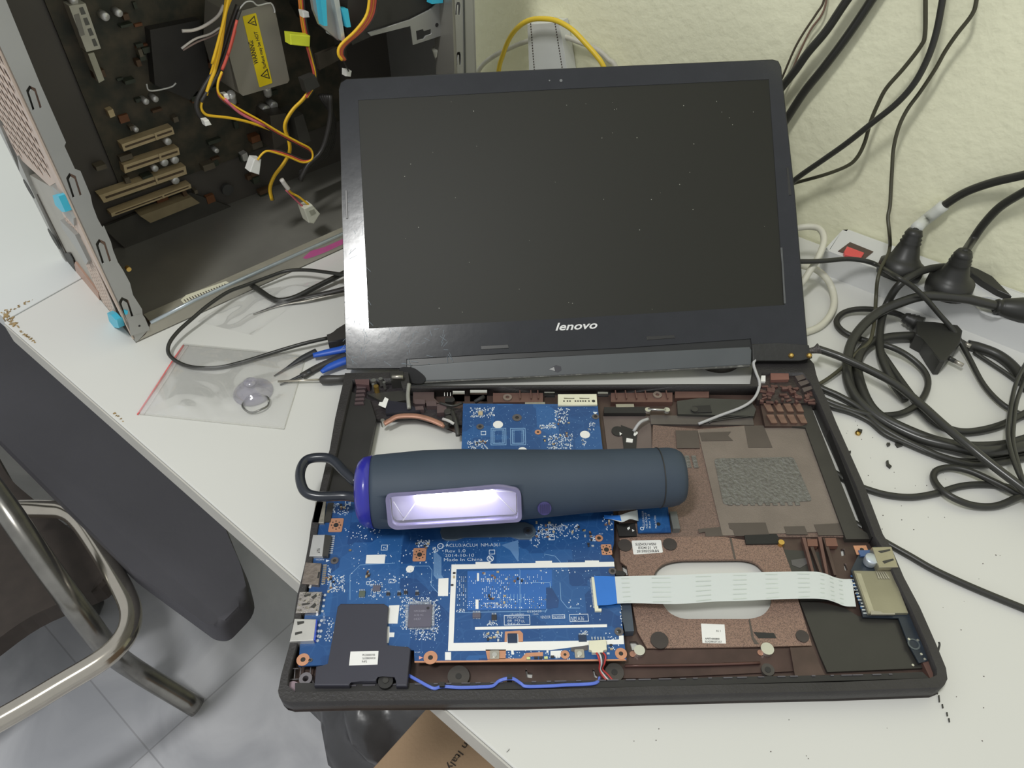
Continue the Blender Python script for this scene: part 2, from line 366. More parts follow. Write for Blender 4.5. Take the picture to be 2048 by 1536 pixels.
# rim: outer wall all round (inner contour traced at the rim height)
inner = [(590,1384),(640,1383),(859,1381),(1050,1379),(1300,1373),(1490,1368),(1681,1364),(1860,1356),(1874,1350),(1874,1338),(1853,1285),(1822,1215),(1792,1155),(1768,1100),(1750,1072),(1714,974),(1686,909),(1656,844),(1640,806),(1622,766),(1606,745),(1524,744),(1518,772),(1374,771),(1200,772),(1003,773),(806,776),(800,756),(704,758),(700,780),(692,815),(684,850),(672,905),(650,990),(636,1050),(630,1089),(622,1131),(613,1170),(607,1192),(594,1286),(577,1345),(574,1370)]
inner_uv = hpx(inner, 0)
case_rim = plate('case_rim', out0, BZ0 + 0.0002, 0.0, case_b, lap, uv=True, holes=[inner_uv], label='black outer rim of the case')
# left and right broad black side rails
plate('side_rail', [(700,782),(740,800),(752,838),(738,905),(722,962),(712,1000),(652,990),(672,905),(684,850)], BZ1, -0.0045, blk, lap)
plate('side_rail', [(1548,800),(1600,806),(1622,812),(1718,1056),(1737,1068),(1742,1078),(1692,1078),(1611,855),(1548,850)], BZ1, -0.0065, M('rail dark', (58,56,52), .5, var=.1, k=1), lap)
plate('side_rail', [(1638,806),(1650,800),(1764,1070),(1744,1074)], BZ1, -0.0025, blk, lap)
for x, y in ((1690, 911), (1737, 1027)):
    bm = bmesh.new()
    for (dx, dy, w, h) in ((0, -8, 12, 2.5), (5, 0, 3, 15), (2, 8, 9, 2.5)):
        add_prism(bm, F, rect(F, x + dx, y + dy, w, h, -0.0022), -0.0028, -0.002)
    link('clip', bm, M('grey clip', (178, 178, 174), .5), lap)
# front wall band with ribs
plate('front_strip', [(590,1366),(860,1366),(1050,1364),(1300,1358),(1490,1353),(1681,1350),(1845,1344),(1858,1356),(1300,1373),(859,1381),(590,1384)], BZ1, -0.003, blk, lap)
bm = bmesh.new(); rg = random.Random(5)
for k in range(34):
    x = 700 + k * 33 + rg.uniform(-8, 8); add_prism(bm, F, rect(F, x, 1371 - (x - 700) * 0.021, rg.uniform(6, 26), 2.2, -0.0025), -0.004, -0.0024)
link('front_latches', bm, M('latch grey', (92, 90, 96), .35, k=1.0), lap)
for x, y, r in ((917,1352,22),(1229,1344,19),(1536,1339,13)):
    disc('screw_boss', x, y, r, BZ1, -0.0075, M('boss', (74, 70, 66), .5, k=1), lap); disc('screw_hole', x, y, 6, -0.0076, -0.0072, blk, lap)
disc('screw_boss', 611, 1357, 13, BZ1, -0.004, M('boss light', (120, 116, 120), .4, k=1), lap, hole=6)
disc('corner_pad', 584, 1376, 14, BZ1, -0.005, M('lilac pad', (160, 140, 150), .5, k=1), lap, label='pale lilac corner pad')
for a, b in (((575,1337),(597,1337)),((603,1332),(600,1352)),((622,1332),(620,1350)),((580,1359),(598,1358)),((610,1370),(609,1378)),((590,1337),(589,1357)),((625,1358),(628,1374))):
    tube('rib', [P(*a, -0.006), P(*b, -0.006)], 0.0004, M('rib', (120,116,118), .4, k=1), lap, sides=4, n=1)
# boss strip behind the board
rear_wall = plate('rear_wall', [(820,771),(1003,770),(1200,769),(1374,768),(1503,768),(1504,772),(1374,772),(1200,773),(1003,774),(820,776)], BZ1, -0.0012, M('rear black', (48, 50, 54), .4, k=1), lap)
# openings through the rear wall
VY = F.px(1000, 774, 0)[1] - .0004
V = Frame((0, VY, 0), (1, 0, 0), (0, 0, 1))
for q in ([(905,787),(929,787),(929,803),(905,803)],[(940,785),(974,785),(974,804),(940,804)],[(1089,788),(1110,788),(1110,795),(1089,795)],[(1196,787),(1217,787),(1217,794),(1196,794)]):
    for o in (case_rim, rear_wall):
        c_ = plate('cut', V and [V.px(a, b, .002) for a, b in q], -.03, .002, blk, None, fr=V, uv=True); carve(o, c_)
boss_m = M('boss strip brown', (112, 84, 76), .45, metal=0.2, var=.15, vs=60, k=1)
plate('boss_strip', [(986,786),(1086,786),(1086,804),(986,805)], BZ1, -0.006, boss_m, lap)
plate('boss_strip', [(1222,786),(1345,785),(1345,804),(1222,804)], BZ1, -0.006, boss_m, lap)
plate('boss_strip', [(1350,783),(1418,783),(1418,795),(1350,796)], BZ1, -0.006, boss_m, lap)
for x, y in ((1015,794),(1315,789)): disc('screw_ring', x, y, 9, -0.007, -0.0048, M('ring', (130,116,108), .35, metal=.3), lap, hole=4)
for x in (1040,1062,1076,1232,1252,1272,1292,1334): box('rib', x, 788, 2, 16, -0.007, -0.004, boss_m, lap)
for x, y, w, h in ((1070,807,40,5),(1250,811,36,6)): box('foil_strip', x, y, w, h, -0.007, -0.0055, metal2, lap)
plate('hinge_bay_bracket', [(1354,802),(1400,796),(1500,800),(1512,818),(1508,832),(1356,828)], BZ1, -0.006, M('bracket dk', (66,66,62), .4, k=1), lap)
plate('hinge_bay_bracket', [(1385,812),(1420,810),(1424,824),(1388,825)], -0.006, -0.005, blk, lap); disc('screw_hole', 1389, 818, 7, -0.005, -0.0044, blk2, lap)
plate('hinge_bay_bracket', [(1208,814),(1290,814),(1292,826),(1208,826)], BZ1, -0.006, blk, lap)
tube('strut', [P(1296,819,-.004), P(1332,820,-.004)], 0.0011, metal, lap, n=1)
for x in (1296, 1334): disc('screw', x, 819, 6, -0.006, -0.0036, metal, lap)
plate('panel_dark', [(1300,830),(1505,834),(1508,850),(1302,848)], BZ1, -0.0085, M('pd', (98,92,88), .4, metal=.2, k=1), lap)
# lower right of the flashlight: grey brown bay with the black lobed cut
plate('bay_sheet', [(1206,832),(1300,832),(1302,850),(1308,1000),(1240,1030),(1222,960)], BZ1, -0.0098, M('bay sheet', (112,100,96), .5, metal=.2, var=.15, vs=40, k=1), lap)
disc('lobed_gasket', 1236, 862, 13, -0.0098, -0.0090, blk, lap)
plate('lobed_gasket', [(1242,850),(1275,862),(1272,900),(1248,900)], -0.0098, -0.0091, blk, lap)
for q in ([(1239,864),(1244,867),(1240,871)],[(1268,865),(1274,862),(1276,866),(1270,872),(1267,870)],[(1253,876),(1266,878),(1265,885),(1252,884)]): plate('paper_scrap', q, -0.0091, -0.0087, white_p, lap)
grey_w = M('grey cable', (176, 176, 176), .45, var=.03, k=1.1)
tube('antenna_wire', [P(1267,863,-.007), P(1280,845,-.003), P(1296,838,-.005)], 0.0013, grey_w, lap, sides=8)
# keyboard bed
plate('keyboard_bed', [(1306,850),(1395,858),(1489,851),(1616,853),(1690,1063),(1692,1074),(1445,1073),(1356,1076),(1308,1076),(1240,1070),(1236,1024),(1300,985)], BZ1, -0.0090, M('bed pinkish', (134,112,102), .5, metal=.25, col2=(106,90,82), thr=(.40,.64), vs=1500, bump=.5, bs=1500, k=1.1), lap)
plate('bed_plate', [(1395,860),(1489,852),(1613,854),(1688,1062),(1445,1071)], -0.0090, -0.0082, greybrown, lap)
plate('bed_panel', [(1428,917),(1587,914),(1625,1002),(1447,1009)], -0.0082, -0.0078, rough_p, lap, r=0.003, label='rough grey panel')
for q in ([(1351,861),(1395,861),(1400,896),(1354,896)],[(1489,851),(1527,851),(1545,895),(1497,895)],[(1399,865),(1462,863),(1456,871),(1466,881),(1404,882)],
          [(1457,1046),(1531,1045),(1539,1071),(1470,1072),(1466,1060),(1459,1056)],[(1568,1053),(1609,1052),(1616,1069),(1573,1069)],[(1628,1049),(1684,1046),(1692,1070),(1637,1071)],[(1396,1058),(1440,1054),(1446,1072),(1412,1073),(1410,1064),(1398,1066)]):
    plate('tape_patch', q, -0.0082, -0.0079, tape_d, lap)
for x0, y0 in ((1362, 917), (1376, 915), (1390, 915)): box('foam_strip', x0, y0 + 8, 9, 24, -0.009, -0.0084, rough_p, lap)
bm = bmesh.new()
for x in range(1452, 1592, 15): add_prism(bm, F, rect(F, x + 8, 1006, 9, 8, -.0076), -.008, -.0076)
link('panel_bumps', bm, rough_p, lap)['kind'] = 'stuff'; bm = bmesh.new()
for x in range(1440, 1580, 15): add_prism(bm, F, rect(F, x + 8, 919, 8, 6, -.0076), -.008, -.0076)
link('panel_bumps', bm, rough_p, lap)['kind'] = 'stuff'
# palm rest plate with the stadium hole
st = hpx([(1310,1140),(1330,1124),(1360,1119),(1487,1118),(1512,1124),(1532,1145),(1544,1180),(1544,1208),(1528,1230),(1503,1238),(1363,1238),(1336,1225),(1318,1195),(1306,1165)], -0.0082, r=0.006)
plate('palm_rest_plate', hpx([(1239,1077),(1268,1074),(1444,1073),(1489,1080),(1564,1091),(1574,1118),(1584,1145),(1598,1205),(1624,1291),(1500,1293),(1294,1296),(1275,1262),(1265,1209),(1257,1150),(1254,1132),(1241,1123)], -.0082), BZ1, -0.0082, brown_p, lap, uv=True, holes=[st], label='brown speckled metal plate with a long rounded opening')
plate('seam', [(1459,1076),(1463,1076),(1472,1118),(1468,1118)], -.0082, -.0080, tape_d, lap)
plate('seam', [(1497,1239),(1500,1239),(1508,1275),(1518,1288),(1509,1288),(1503,1275)], -.0082, -.0080, tape_d, lap)
for x, y, r in ((1250,1090,14),(1340,1088,14),(1319,1280,18),(1605,1272,13)): disc('rubber_dot', x, y, r, -.0083, -.0074, M('rubber dot', (66,60,56), .7, k=1), lap)
plate('black_slot_cover', [(1489,1070),(1553,1068),(1557,1074),(1557,1087),(1492,1088)], -.0082, -.0068, M('matt slot', (38,38,36), .7, k=.9), lap)
disc('brass_screw', 1563, 1084, 6, -.008, -.005, brass, lap)
plate('front_channel', [(1258,1300),(1624,1297),(1640,1340),(1300,1356),(1240,1356)], BZ1, -0.0092, M('front brown', (78,60,56), .4, metal=.3, var=.25, vs=50, k=1), lap)
plate('front_channel', [(1580,1295),(1622,1294),(1650,1350),(1590,1352)], -0.0092, -0.0075, case_in, lap)
tube('rib', [P(1250,1332,-.008), P(1400,1330,-.008), P(1520,1326,-.008)], 0.0009, M('rib red', (100,72,66), .35, metal=.3, k=1), lap, sides=6)
for x, y, r in ((1535,1297,13),(1279,1300,11)): disc('magnet', x, y, r, -.009, -.006, metal, lap, label='shiny round magnet'); disc('copper_smear', x - 14, y + 8, 6, -.009, -.0086, copper, lap)
plate('notch_dark', [(1507,1264),(1548,1266),(1553,1276),(1517,1276)], -.0083, -.0079, blk, lap)
# black film on the right palm rest
plate('black_film', [(1600,1203),(1640,1205),(1690,1216),(1716,1232),(1800,1238),(1826,1290),(1846,1336),(1655,1344),(1640,1310)], BZ1, -0.0085, M('black film', (54,53,50), .3, var=.06, k=1), lap, label='glossy black film over the palm rest')
plate('black_film', [(1568,1099),(1640,1104),(1655,1150),(1668,1200),(1600,1203),(1576,1142)], BZ1, -0.0095, blk2, lap)
for k, (a, b) in enumerate((((1604,1075),(1625,1150)),((1614,1076),(1640,1146)),((1636,1074),(1652,1150)),((1646,1076),(1668,1150)))):
    plate('rib', [(a[0], a[1]), (a[0] + 7, a[1]), (b[0] + 5, b[1]), (b[0], b[1])], -.0095, -.006, case_in if k % 2 else boss_m, lap)
for q in ([(1614,1078),(1634,1078),(1636,1092),(1616,1092)],[(1650,1076),(1672,1076),(1676,1092),(1653,1092)]): plate('copper_tab', q, -.0095, -.0055, M('tab brown', (128,92,80), .4, metal=.3, k=1), lap)
plate('clear_tape', [(1582,1120),(1612,1116),(1620,1124),(1600,1136),(1584,1130)], -.0095, -.0092, M('hazy tape', (92,90,90), .25, k=1), lap)
# right hinge zone
plate('hinge_base', [(1512,735),(1612,735),(1626,770),(1640,806),(1545,806),(1515,800)], BZ1, -0.004, M('hinge base', (60,52,50), .4, var=.3, vs=150, bump=.8, bs=300, k=1), lap)
plate('rib_block', [(1520,804),(1602,803),(1612,848),(1604,852),(1530,852)], BZ1, -0.006, case_in, lap)
for r in range(2):
    for k in range(4):
        x = 1526 + k * 20 + r * 7; y = (806, 829)[r]
        plate('facet', [(x, y), (x + 14, y), (x + 22, y + 17), (x + 10, y + 17)], -.006, -.0045 , M('facet', (132,104,92), .35, metal=.35, var=.2, vs=200, k=1), lap)
plate('hinge_block', [(1541,742),(1577,742),(1578,759),(1542,760)], -.004, -.001, M('hb', (140,100,90), .45, metal=.2, k=1), lap, label='reddish brown hinge block')
for q in ([(1590,752),(1612,748),(1618,754),(1596,762)],[(1596,764),(1620,758),(1624,764),(1602,772)],[(1604,776),(1628,770),(1631,775),(1608,784)]): plate('hinge_rib', q, -.004, -.001, M('hr', (110,100,98), .25, metal=.4, k=1), lap)
plate('paper_scrap', [(1521,751),(1531,751),(1531,763),(1522,763)], -.004, -.002, white_p, lap)
rg = random.Random(11); bm = bmesh.new()
for k in range(46):
    add_prism(bm, F, rect(F, rg.uniform(1520, 1625), rg.uniform(768, 802), rg.uniform(4, 16), rg.uniform(2, 6), -.001, rg.uniform(-.4, .4)), -.004, rg.uniform(-.0035, -.001))
link('torn_metal', bm, M('torn', (112, 84, 80), .3, metal=.4, var=.4, vs=200, k=1), lap)
tube('antenna_cable', [P(1508,702,.006), P(1512,716,.006), P(1507,727,.004), P(1512,745,.002), P(1519,765,.0), P(1515,785,-.002), P(1503,802,-.003), P(1480,816,-.004), P(1440,831,-.006), P(1397,848,-.007)], 0.0012, grey_w, lap, sides=8, label='pale grey cable')
for k in range(3):
    tube('thin_wire', [P(1400+k*9,846,-.0075), P(1440,840-k*3,-.007), P(1500,832-k*4,-.0065)], 0.0005, blk2, lap, sides=6)
# left hinge zone
plate('hinge_base', [(700,760),(812,760),(820,790),(880,806),(900,814),(924,818),(924,850),(880,846),(830,834),(752,838),(690,845),(694,800)], BZ1, -0.0078, M('hl', (52,48,50), .4, var=.3, vs=120, bump=.6, bs=300, k=1), lap)
plate('hinge_block', [(706,748),(738,748),(738,770),(712,768)], -.0078, -.0005, M('hb2', (108,84,84), .4, metal=.2, k=1), lap, label='reddish brown hinge block')
plate('hinge_block', [(780,742),(806,742),(808,760),(782,762)], -.0078, .001, blk2, lap)
tube('hinge_pin', [P(784,754,.004), P(806,754,.004)], .0018, metal2, lap, n=1)
for x, y, r, mm in ((747,760,5,metal),(761,757,4,metal),(752,772,5,brass),(768,764,3,metal),(746,768,3,metal)): disc('screw', x, y, r, -.006, .0015, mm, lap)
for k in range(5): plate('spring_rib', [(714 - k, 772 + k * 8), (730 - k, 771 + k * 8), (732 - k, 776 + k * 8), (713 - k, 777 + k * 8)], -.0078, -.003, M('sr', (88,74,76), .4, k=1), lap)
plate('speaker_module', [(735,788),(812,780),(815,800),(770,806)], -.0078, -.005, blk2, lap)
plate('speaker_module', [(770,800),(815,806),(840,822),(772,826)], -.0078, -.004, M('sm', (44,44,54), .35, k=1), lap)
plate('white_tag', [(770,794),(777,798),(771,816),(757,810),(759,804),(765,804)], -.004, -.0036, white_p, lap, label='small white paper tag')
tube('grey_rod', [P(818,768,.001), P(816,790,-.001), P(818,817,-.002)], .0016, M('rod', (150,150,142), .4, k=1), lap)
plate('hinge_rib', [(826,784),(868,784),(868,796),(878,806),(826,806)], -.0078, -.005, M('hr2', (96,80,78), .4, metal=.2, k=1), lap)
for q in ([(828,798),(850,799),(850,808),(829,808)],[(852,803),(872,802),(874,812),(853,812)],[(830,813),(846,812),(848,819),(831,820)],[(874,808),(892,806),(894,824),(874,826)]): plate('mount_block', q, -.0078, -.0035, M('mb', (104,88,88), .4, metal=.2, var=.15, k=1), lap)
tube('copper_pipe', [P(768,848,-.004), P(780,841,-.003), P(796,833,-.002), P(830,832,-.002), P(860,839,-.002), P(890,852,-.003)], .0024, copper, lap, flat=0.5, label='bent flat copper heat pipe')
disc('screw', 765, 840, 4, -.008, -.001, metal, lap)
for x, y, r in ((896,822,8),(898,836,9),(893,845,6)): disc('plug_collar', x, y, r, -.006, -.001, blk2, lap, bevel=.0006); 
tube('pale_wire', [P(886,838,-.001), P(898,842,.001), P(908,848,.0)], .0012, M('pw', (190,188,184), .4), lap)
tube('black_lead', [P(904,822,-.002), P(910,840,-.001), P(914,858,-.002), P(916,872,-.004)], .0018, blk2, lap)
tube('black_lead', [P(880,806,-.003), P(905,812,-.002), P(925,806,-.004)], .0011, blk2, lap)
tube('black_lead', [P(950,804,-.004), P(960,798,-.002), P(967,794,-.003)], .0018, blk, lap)
plate('black_tab', [(890,795),(908,795),(910,800),(905,804),(890,804)], -.009, -.006, blk, lap)
for k in range(3): tube('white_tick', [P(889+k*6,785,-.0012), P(889+k*6,792,-.0012)], .0003, white_p, lap, sides=4, n=1)
# ---------------------------------------------------------------- motherboard
def pcbmat(name, rgb, rgb2):
    m = bpy.data.materials.new(name); m.use_nodes = True; nt = m.node_tree; b = nt.nodes['Principled BSDF']
    tc = nt.nodes.new('ShaderNodeTexCoord')
    vo = nt.nodes.new('ShaderNodeTexVoronoi'); vo.distance = 'CHEBYCHEV'; vo.inputs['Scale'].default_value = 38; vo.inputs['Randomness'].default_value = 0.8
    nt.links.new(tc.outputs['Object'], vo.inputs['Vector'])
    wv = nt.nodes.new('ShaderNodeTexWave'); wv.inputs['Scale'].default_value = 260; wv.inputs['Distortion'].default_value = 0.6; wv.inputs['Detail'].default_value = 1
    nt.links.new(vo.outputs['Position'], wv.inputs['Vector'])
    sep = nt.nodes.new('ShaderNodeSeparateColor'); nt.links.new(vo.outputs['Color'], sep.inputs[0])
    rp = nt.nodes.new('ShaderNodeValToRGB'); rp.color_ramp.elements[0].color = C(*rgb, k=1.15); rp.color_ramp.elements[1].color = C(*rgb2, k=1.15)
    nt.links.new(sep.outputs[0], rp.inputs[0])
    # thin tracks
    v2 = nt.nodes.new('ShaderNodeTexVoronoi'); v2.feature = 'DISTANCE_TO_EDGE'; v2.inputs['Scale'].default_value = 90
    nt.links.new(tc.outputs['Object'], v2.inputs['Vector'])
    r2 = nt.nodes.new('ShaderNodeValToRGB'); r2.color_ramp.elements[0].position = 0.02; r2.color_ramp.elements[1].position = 0.035
    r2.color_ramp.elements[0].color = (1, 1, 1, 1); r2.color_ramp.elements[1].color = (0, 0, 0, 1)
    nt.links.new(v2.outputs[0], r2.inputs[0])
    mm = nt.nodes.new('ShaderNodeMath'); mm.operation = 'MULTIPLY'; mm.inputs[1].default_value = 0.07; nt.links.new(r2.outputs[0], mm.inputs[0])
    mx = nt.nodes.new('ShaderNodeMixRGB'); nt.links.new(mm.outputs[0], mx.inputs[0]); nt.links.new(rp.outputs[0], mx.inputs[1]); mx.inputs[2].default_value = C(90, 140, 190)
    nt.links.new(mx.outputs[0], b.inputs['Base Color']); b.inputs['Roughness'].default_value = 0.35
    MATS[name] = m; return m
pcb = pcbmat('blue solder mask', (26, 66, 118), (42, 90, 146))
pcb_d = M('dark blue board', (34, 52, 80), .35, var=.15, vs=40, k=1)
silk = M('silkscreen', (206, 216, 226), .5, var=.02, k=1.15)
silkd = M('silkscreen faint', (120, 158, 196), .5, var=.02, k=1.15)
chipm = M('chip grey', (92, 90, 104), .4, var=.06, vs=60, k=1.1)
chipb = M('chip black', (50, 50, 56), .4, var=.1, k=1)
solder = M('solder', (196, 202, 208), .3, metal=.5, var=.1, vs=400)
padc = M('copper pad', (190, 138, 108), .42, metal=.25, var=.08, vs=100, k=1.2)
cer = M('ceramic tan', (180, 165, 135), .5, var=.15, vs=800, k=1.1)
BT = -0.002
mb_out = [(926,807),(1195,809),(1205,896),(1228,1036),(1228,1087),(1222,1110),(1228,1118),(1230,1152),(1241,1209),(1247,1270),(1253,1320),(829,1324),(828,1300),(700,1300),(662,1304),(658,1330),(597,1332),(600,1288),(618,1180),(632,1080),(646,1000),(650,984),(720,984),(780,960),(922,930)]
mb = plate('motherboard', mb_out, BT - .0012, BT, pcb, lap, label='large blue printed circuit board')
def sk(name, pts, mat=white_p, th=.00022, **k): return plate(name, pts, BT, BT + th, mat, mb, **k)
# white shielding outline
sk('white_outline', [(903,1129),(951,1128.5),(951,1124),(981,1123.5),(981,1127.5),(1071,1126),(1071,1122),(1104,1121.5),(1104,1125.5),(1170,1124.5),(1170,1121),(1198,1121),(1198,1124),(1228,1123.5),(1229,1133),(913,1138),(907,1286),(1178,1281),(1238,1279),(1238,1271),(1247,1271),(1248,1288),(1178,1290),(1101,1300),(1027,1301),(1028,1309),(1023,1309),(1022,1301),(896,1302)])
sk('white_bar', [(950,1254),(1214,1248.5),(1214,1254),(950,1259.5)])
for q in ([(877,1157),(897,1156),(896,1192),(876,1192)],[(890,1304),(902,1304),(902,1320),(890,1320)],[(733,1110),(771,1109),(769,1127),(731,1127)],[(778,1211),(799,1210),(795,1247),(776,1247)],
          [(775,1253),(779,1253),(779,1265),(789,1265),(788,1274),(779,1274),(777,1286),(773,1286)],[(954,1146),(958,1146),(958,1162),(954,1162)],[(951,1199),(957,1199),(957,1218),(951,1218)],[(1101,1302),(1122,1301),(1122,1313),(1101,1313)]):
    sk('white_patch', q)
for x, y, r in ((820,1138,8),(996,849,10),(1170,869,10),(1045,901,9)): disc('white_dot', x, y, r, BT, BT + .0002, white_p, mb)
sk('fold_patch', [(1003,1090),(1036,1080),(1038,1108),(1036,1124),(1020,1100)], M('pale film', (92,130,176), .25, k=1.1))
def frame_px(name, x, y, w, h, t, mat=silkd, par=None, hz=BT):
    z = hz + .0002; o = rect(F, x, y, w, h, z); i = rect(F, x, y, w - 2 * t, h - 2 * t, z)
    return plate(name, o, hz, z, mat, par or mb, uv=True, holes=[i])
for x in (997, 1036):
    frame_px('memory_footprint', x, 873, 31, 34, 1.4); frame_px('memory_footprint', x, 873, 24, 28, 1.6)
    bm = bmesh.new()
    for k in range(12): add_prism(bm, F, rect(F, x - 8, 862 + k * 2.1, 2, .9, BT + .0002), BT, BT + .0002); add_prism(bm, F, rect(F, x + 8, 862 + k * 2.1, 2, .9, BT + .0002), BT, BT + .0002)
    link('memory_pads', bm, silkd, mb)['kind'] = 'stuff'
for x, y, w, h in ((1034,1240,52,20),(1117,1233,26,8),(1158,1235.5,38,15),(769,1095,13,11),(1102,1064,11,11),(1102,1053,10,10),(1088,1063,10,8),(1049+54,1076,12,8),(784,1162,13,8),(696,1004,11,10),(736,1166,7,6),(967,866,10,8),(984,1104,12,9),(1120,1056,9,9)):
    frame_px('silkscreen_box', x, y, w, h, 1.0, silk)
# rings and pads
def ring(x, y, r, hole, mat=padc): disc('screw_pad', x, y, r, BT, BT + .0004, mat, mb, hole=hole); disc('screw_hole', x, y, hole, BT, BT + .00012, blk, mb)
grey_pad = M('grey pad', (100, 96, 98), .4, metal=.3, k=1)
for a in ((1034,835,9.5,4,grey_pad),(960,853,7.5,3.5,grey_pad),(1076,864,6.5,2.5),(1191,833,7,3.5,grey_pad),(1198,1076,8,4),(1225,1142,8,4,grey_pad),(1238,1263,9,4.5,grey_pad),(1242,1307,12,4.5),(1130,1309,9,3),(861,1315,14,5),(606,1319,13,5),(669,1121,8,3.5,grey_pad),(621,1320,4,2,grey_pad)): ring(*a)
for x, y, w in ((1213,1099,21),(672,1050,27),(839,1109,26)):
    box('screw_pad', x, y, w, w, BT, BT + .0004, padc, mb, r=.001); disc('screw_hole', x, y, 5, BT + .0004, BT + .0006, blk, mb)
    for k in range(8):
        a = k * math.pi / 4; disc('thermal_via', x + 9 * math.cos(a), y + 8 * math.sin(a), 1.3, BT + .0004, BT + .0006, blk, mb)
sk('copper_pad', [(1010,1263),(1040,1261),(1046,1267),(1046,1284),(1037,1284),(1036,1268),(1015,1268),(1014,1284),(1009,1284)], padc)
sk('copper_pad', [(971,1299),(1012,1299),(1011,1318),(975,1318)], padc); sk('copper_pad', [(1142,1295),(1160,1293),(1176,1290),(1176,1300),(1150,1304),(1142,1302)], grey_pad)
sk('copper_pad', [(1002,1317),(1042,1317),(1052,1306),(1086,1304),(1086,1312),(1058,1313),(1050,1322),(975,1323),(975,1319)], padc)
plate('copper_edge', [(829,1322),(1250,1318),(1253,1321),(829,1325)], BT - .0006, BT + .0001, padc, mb)
# chips
def ic(x, y, w, h, t, mat=chipm, pins=True, np=5, name='chip', pl=3):
    o = box(name, x, y, w, h, BT + .0001, BT + t, mat, mb, bevel=.0001)
    if pins:
        bm = bmesh.new()
        for k in range(np):
            f = (k + .5) / np - .5
            for s in (-1, 1):
                add_prism(bm, F, rect(F, x + f * w, y + s * (h / 2 + pl / 2), w / np * .45, pl, BT + .0003), BT, BT + t * .35)
                if w > 30: add_prism(bm, F, rect(F, x + s * (w / 2 + pl / 2), y + f * h, pl, h / np * .45, BT + .0003), BT, BT + t * .35)
        p = link('chip_pins', bm, solder, mb); p['kind'] = 'stuff'
    return o
ic(840, 1231, 46, 44, .0016, np=20, name='controller_chip', pl=6)
disc('pin_mark', 856, 1216, 3, BT + .0016, BT + .0017, chipb, mb)
for k in range(3): text('chip_text', ('NPCE288N', 'A1B 4C', '1437')[k], (828, 1224 + k * 8), (852 - k * 5, 1223.6 + k * 8), 4, M('chip print', (140,138,150), .5), mb, h=BT + .0016)
ic(753, 1176, 15, 11, .0010, np=4); ic(724, 1187, 12, 11, .001, np=4, mat=M('chip green grey', (86,96,86), .4)); ic(953, 1230, 16, 10, .0012, np=5); ic(988, 1234, 10, 10, .0012, np=3, mat=chipb)
ic(1025, 1276, 19, 19, .0006, mat=pcb_d, np=2); frame_px('silkscreen_box', 1025, 1276, 23, 23, 1.6, silk)
ic(1165, 1276, 16, 14, .0006, mat=pcb_d, np=5); ic(961, 826, 9, 7, .0008, mat=cer, np=3)
for x, y in ((776,1187),(798,1187),(811,1184),(834,1186)): ic(x, y, 7, 5, .0014, mat=chipb, np=2)
for x, y in ((989, 1309), (1159, 1307)):
    box('tact_button', x, y, 19, 17, BT, BT + .0012, metal2, mb, r=.0006, bevel=.0002); disc('button_cap', x, y, 5, BT + .0012, BT + .0020, metal, mb)
for x, y, mm in ((1057,1316,'g'),(1072,1315,'b'),(1082,1315,'b'),(1092,1315,'g'),(1105,1313,'b'),(1113,1313,'c'),(1118,1313,'c'),(1095,1303,'c')):
    box('indicator_led', x, y, 7 if mm != 'c' else 4, 4.5, BT, BT + .0007, {'g': M('led green', (196,204,140), .3), 'b': chipb, 'c': white_p}[mm], mb)
# small parts: about a hundred individual pieces, the dust of vias as one
proto = None; rg = random.Random(21); cm = [cer, chipb, solder, M('smd brown', (120,92,74), .5)]
protos = [box('surface_component', 700, 1100, 5, 3, BT, BT + .0007, q, mb) for q in cm]
clusters = [(735,1150,3,6,8),(690,1015,10,8,4),(665,1170,12,16,9),(905,1155,4,16,3),(1005,1155,40,14,10),(1000,1200,30,10,6),(985,1275,18,10,6),(1095,1060,40,16,12),(1175,1066,10,8,6),(1180,1085,6,8,4),(1150,1055,8,10,3),(965,890,14,8,5),(1110,880,30,14,9),(1130,845,16,6,4),(845,1090,12,8,5),(1215,1040,6,10,3),(1215,1290,8,18,4)]
for x, y, w, h, n in clusters:
    for k in range(n):
        q = rg.choice(protos); p = P(x + rg.uniform(-w, w), y + rg.uniform(-h, h), BT); base = q.location + WL[mb]
        c = q.copy(); COL.objects.link(c); c.parent = mb; c.location = Vector((p.x, p.y, BT)) - WL[mb]
        if rg.random() < .5: c.rotation_euler = (0, 0, math.pi / 2)
bm = bmesh.new(); bm2 = bmesh.new()
def dots(b, x0, y0, x1, y1, n, w=1.6, grid=0, seed=0):
    for k in range(n):
        x = rg.uniform(x0, x1); y = rg.uniform(y0, y1)
        if grid: x = x0 + round((x - x0) / grid) * grid; y = y0 + round((y - y0) / grid) * grid
        ww = w * rg.uniform(.7, 1.5); hh = w * rg.uniform(.7, 1.6)
        add_prism(b, F, rect(F, x, y, ww, hh, BT + .0002), BT, BT + .0002)
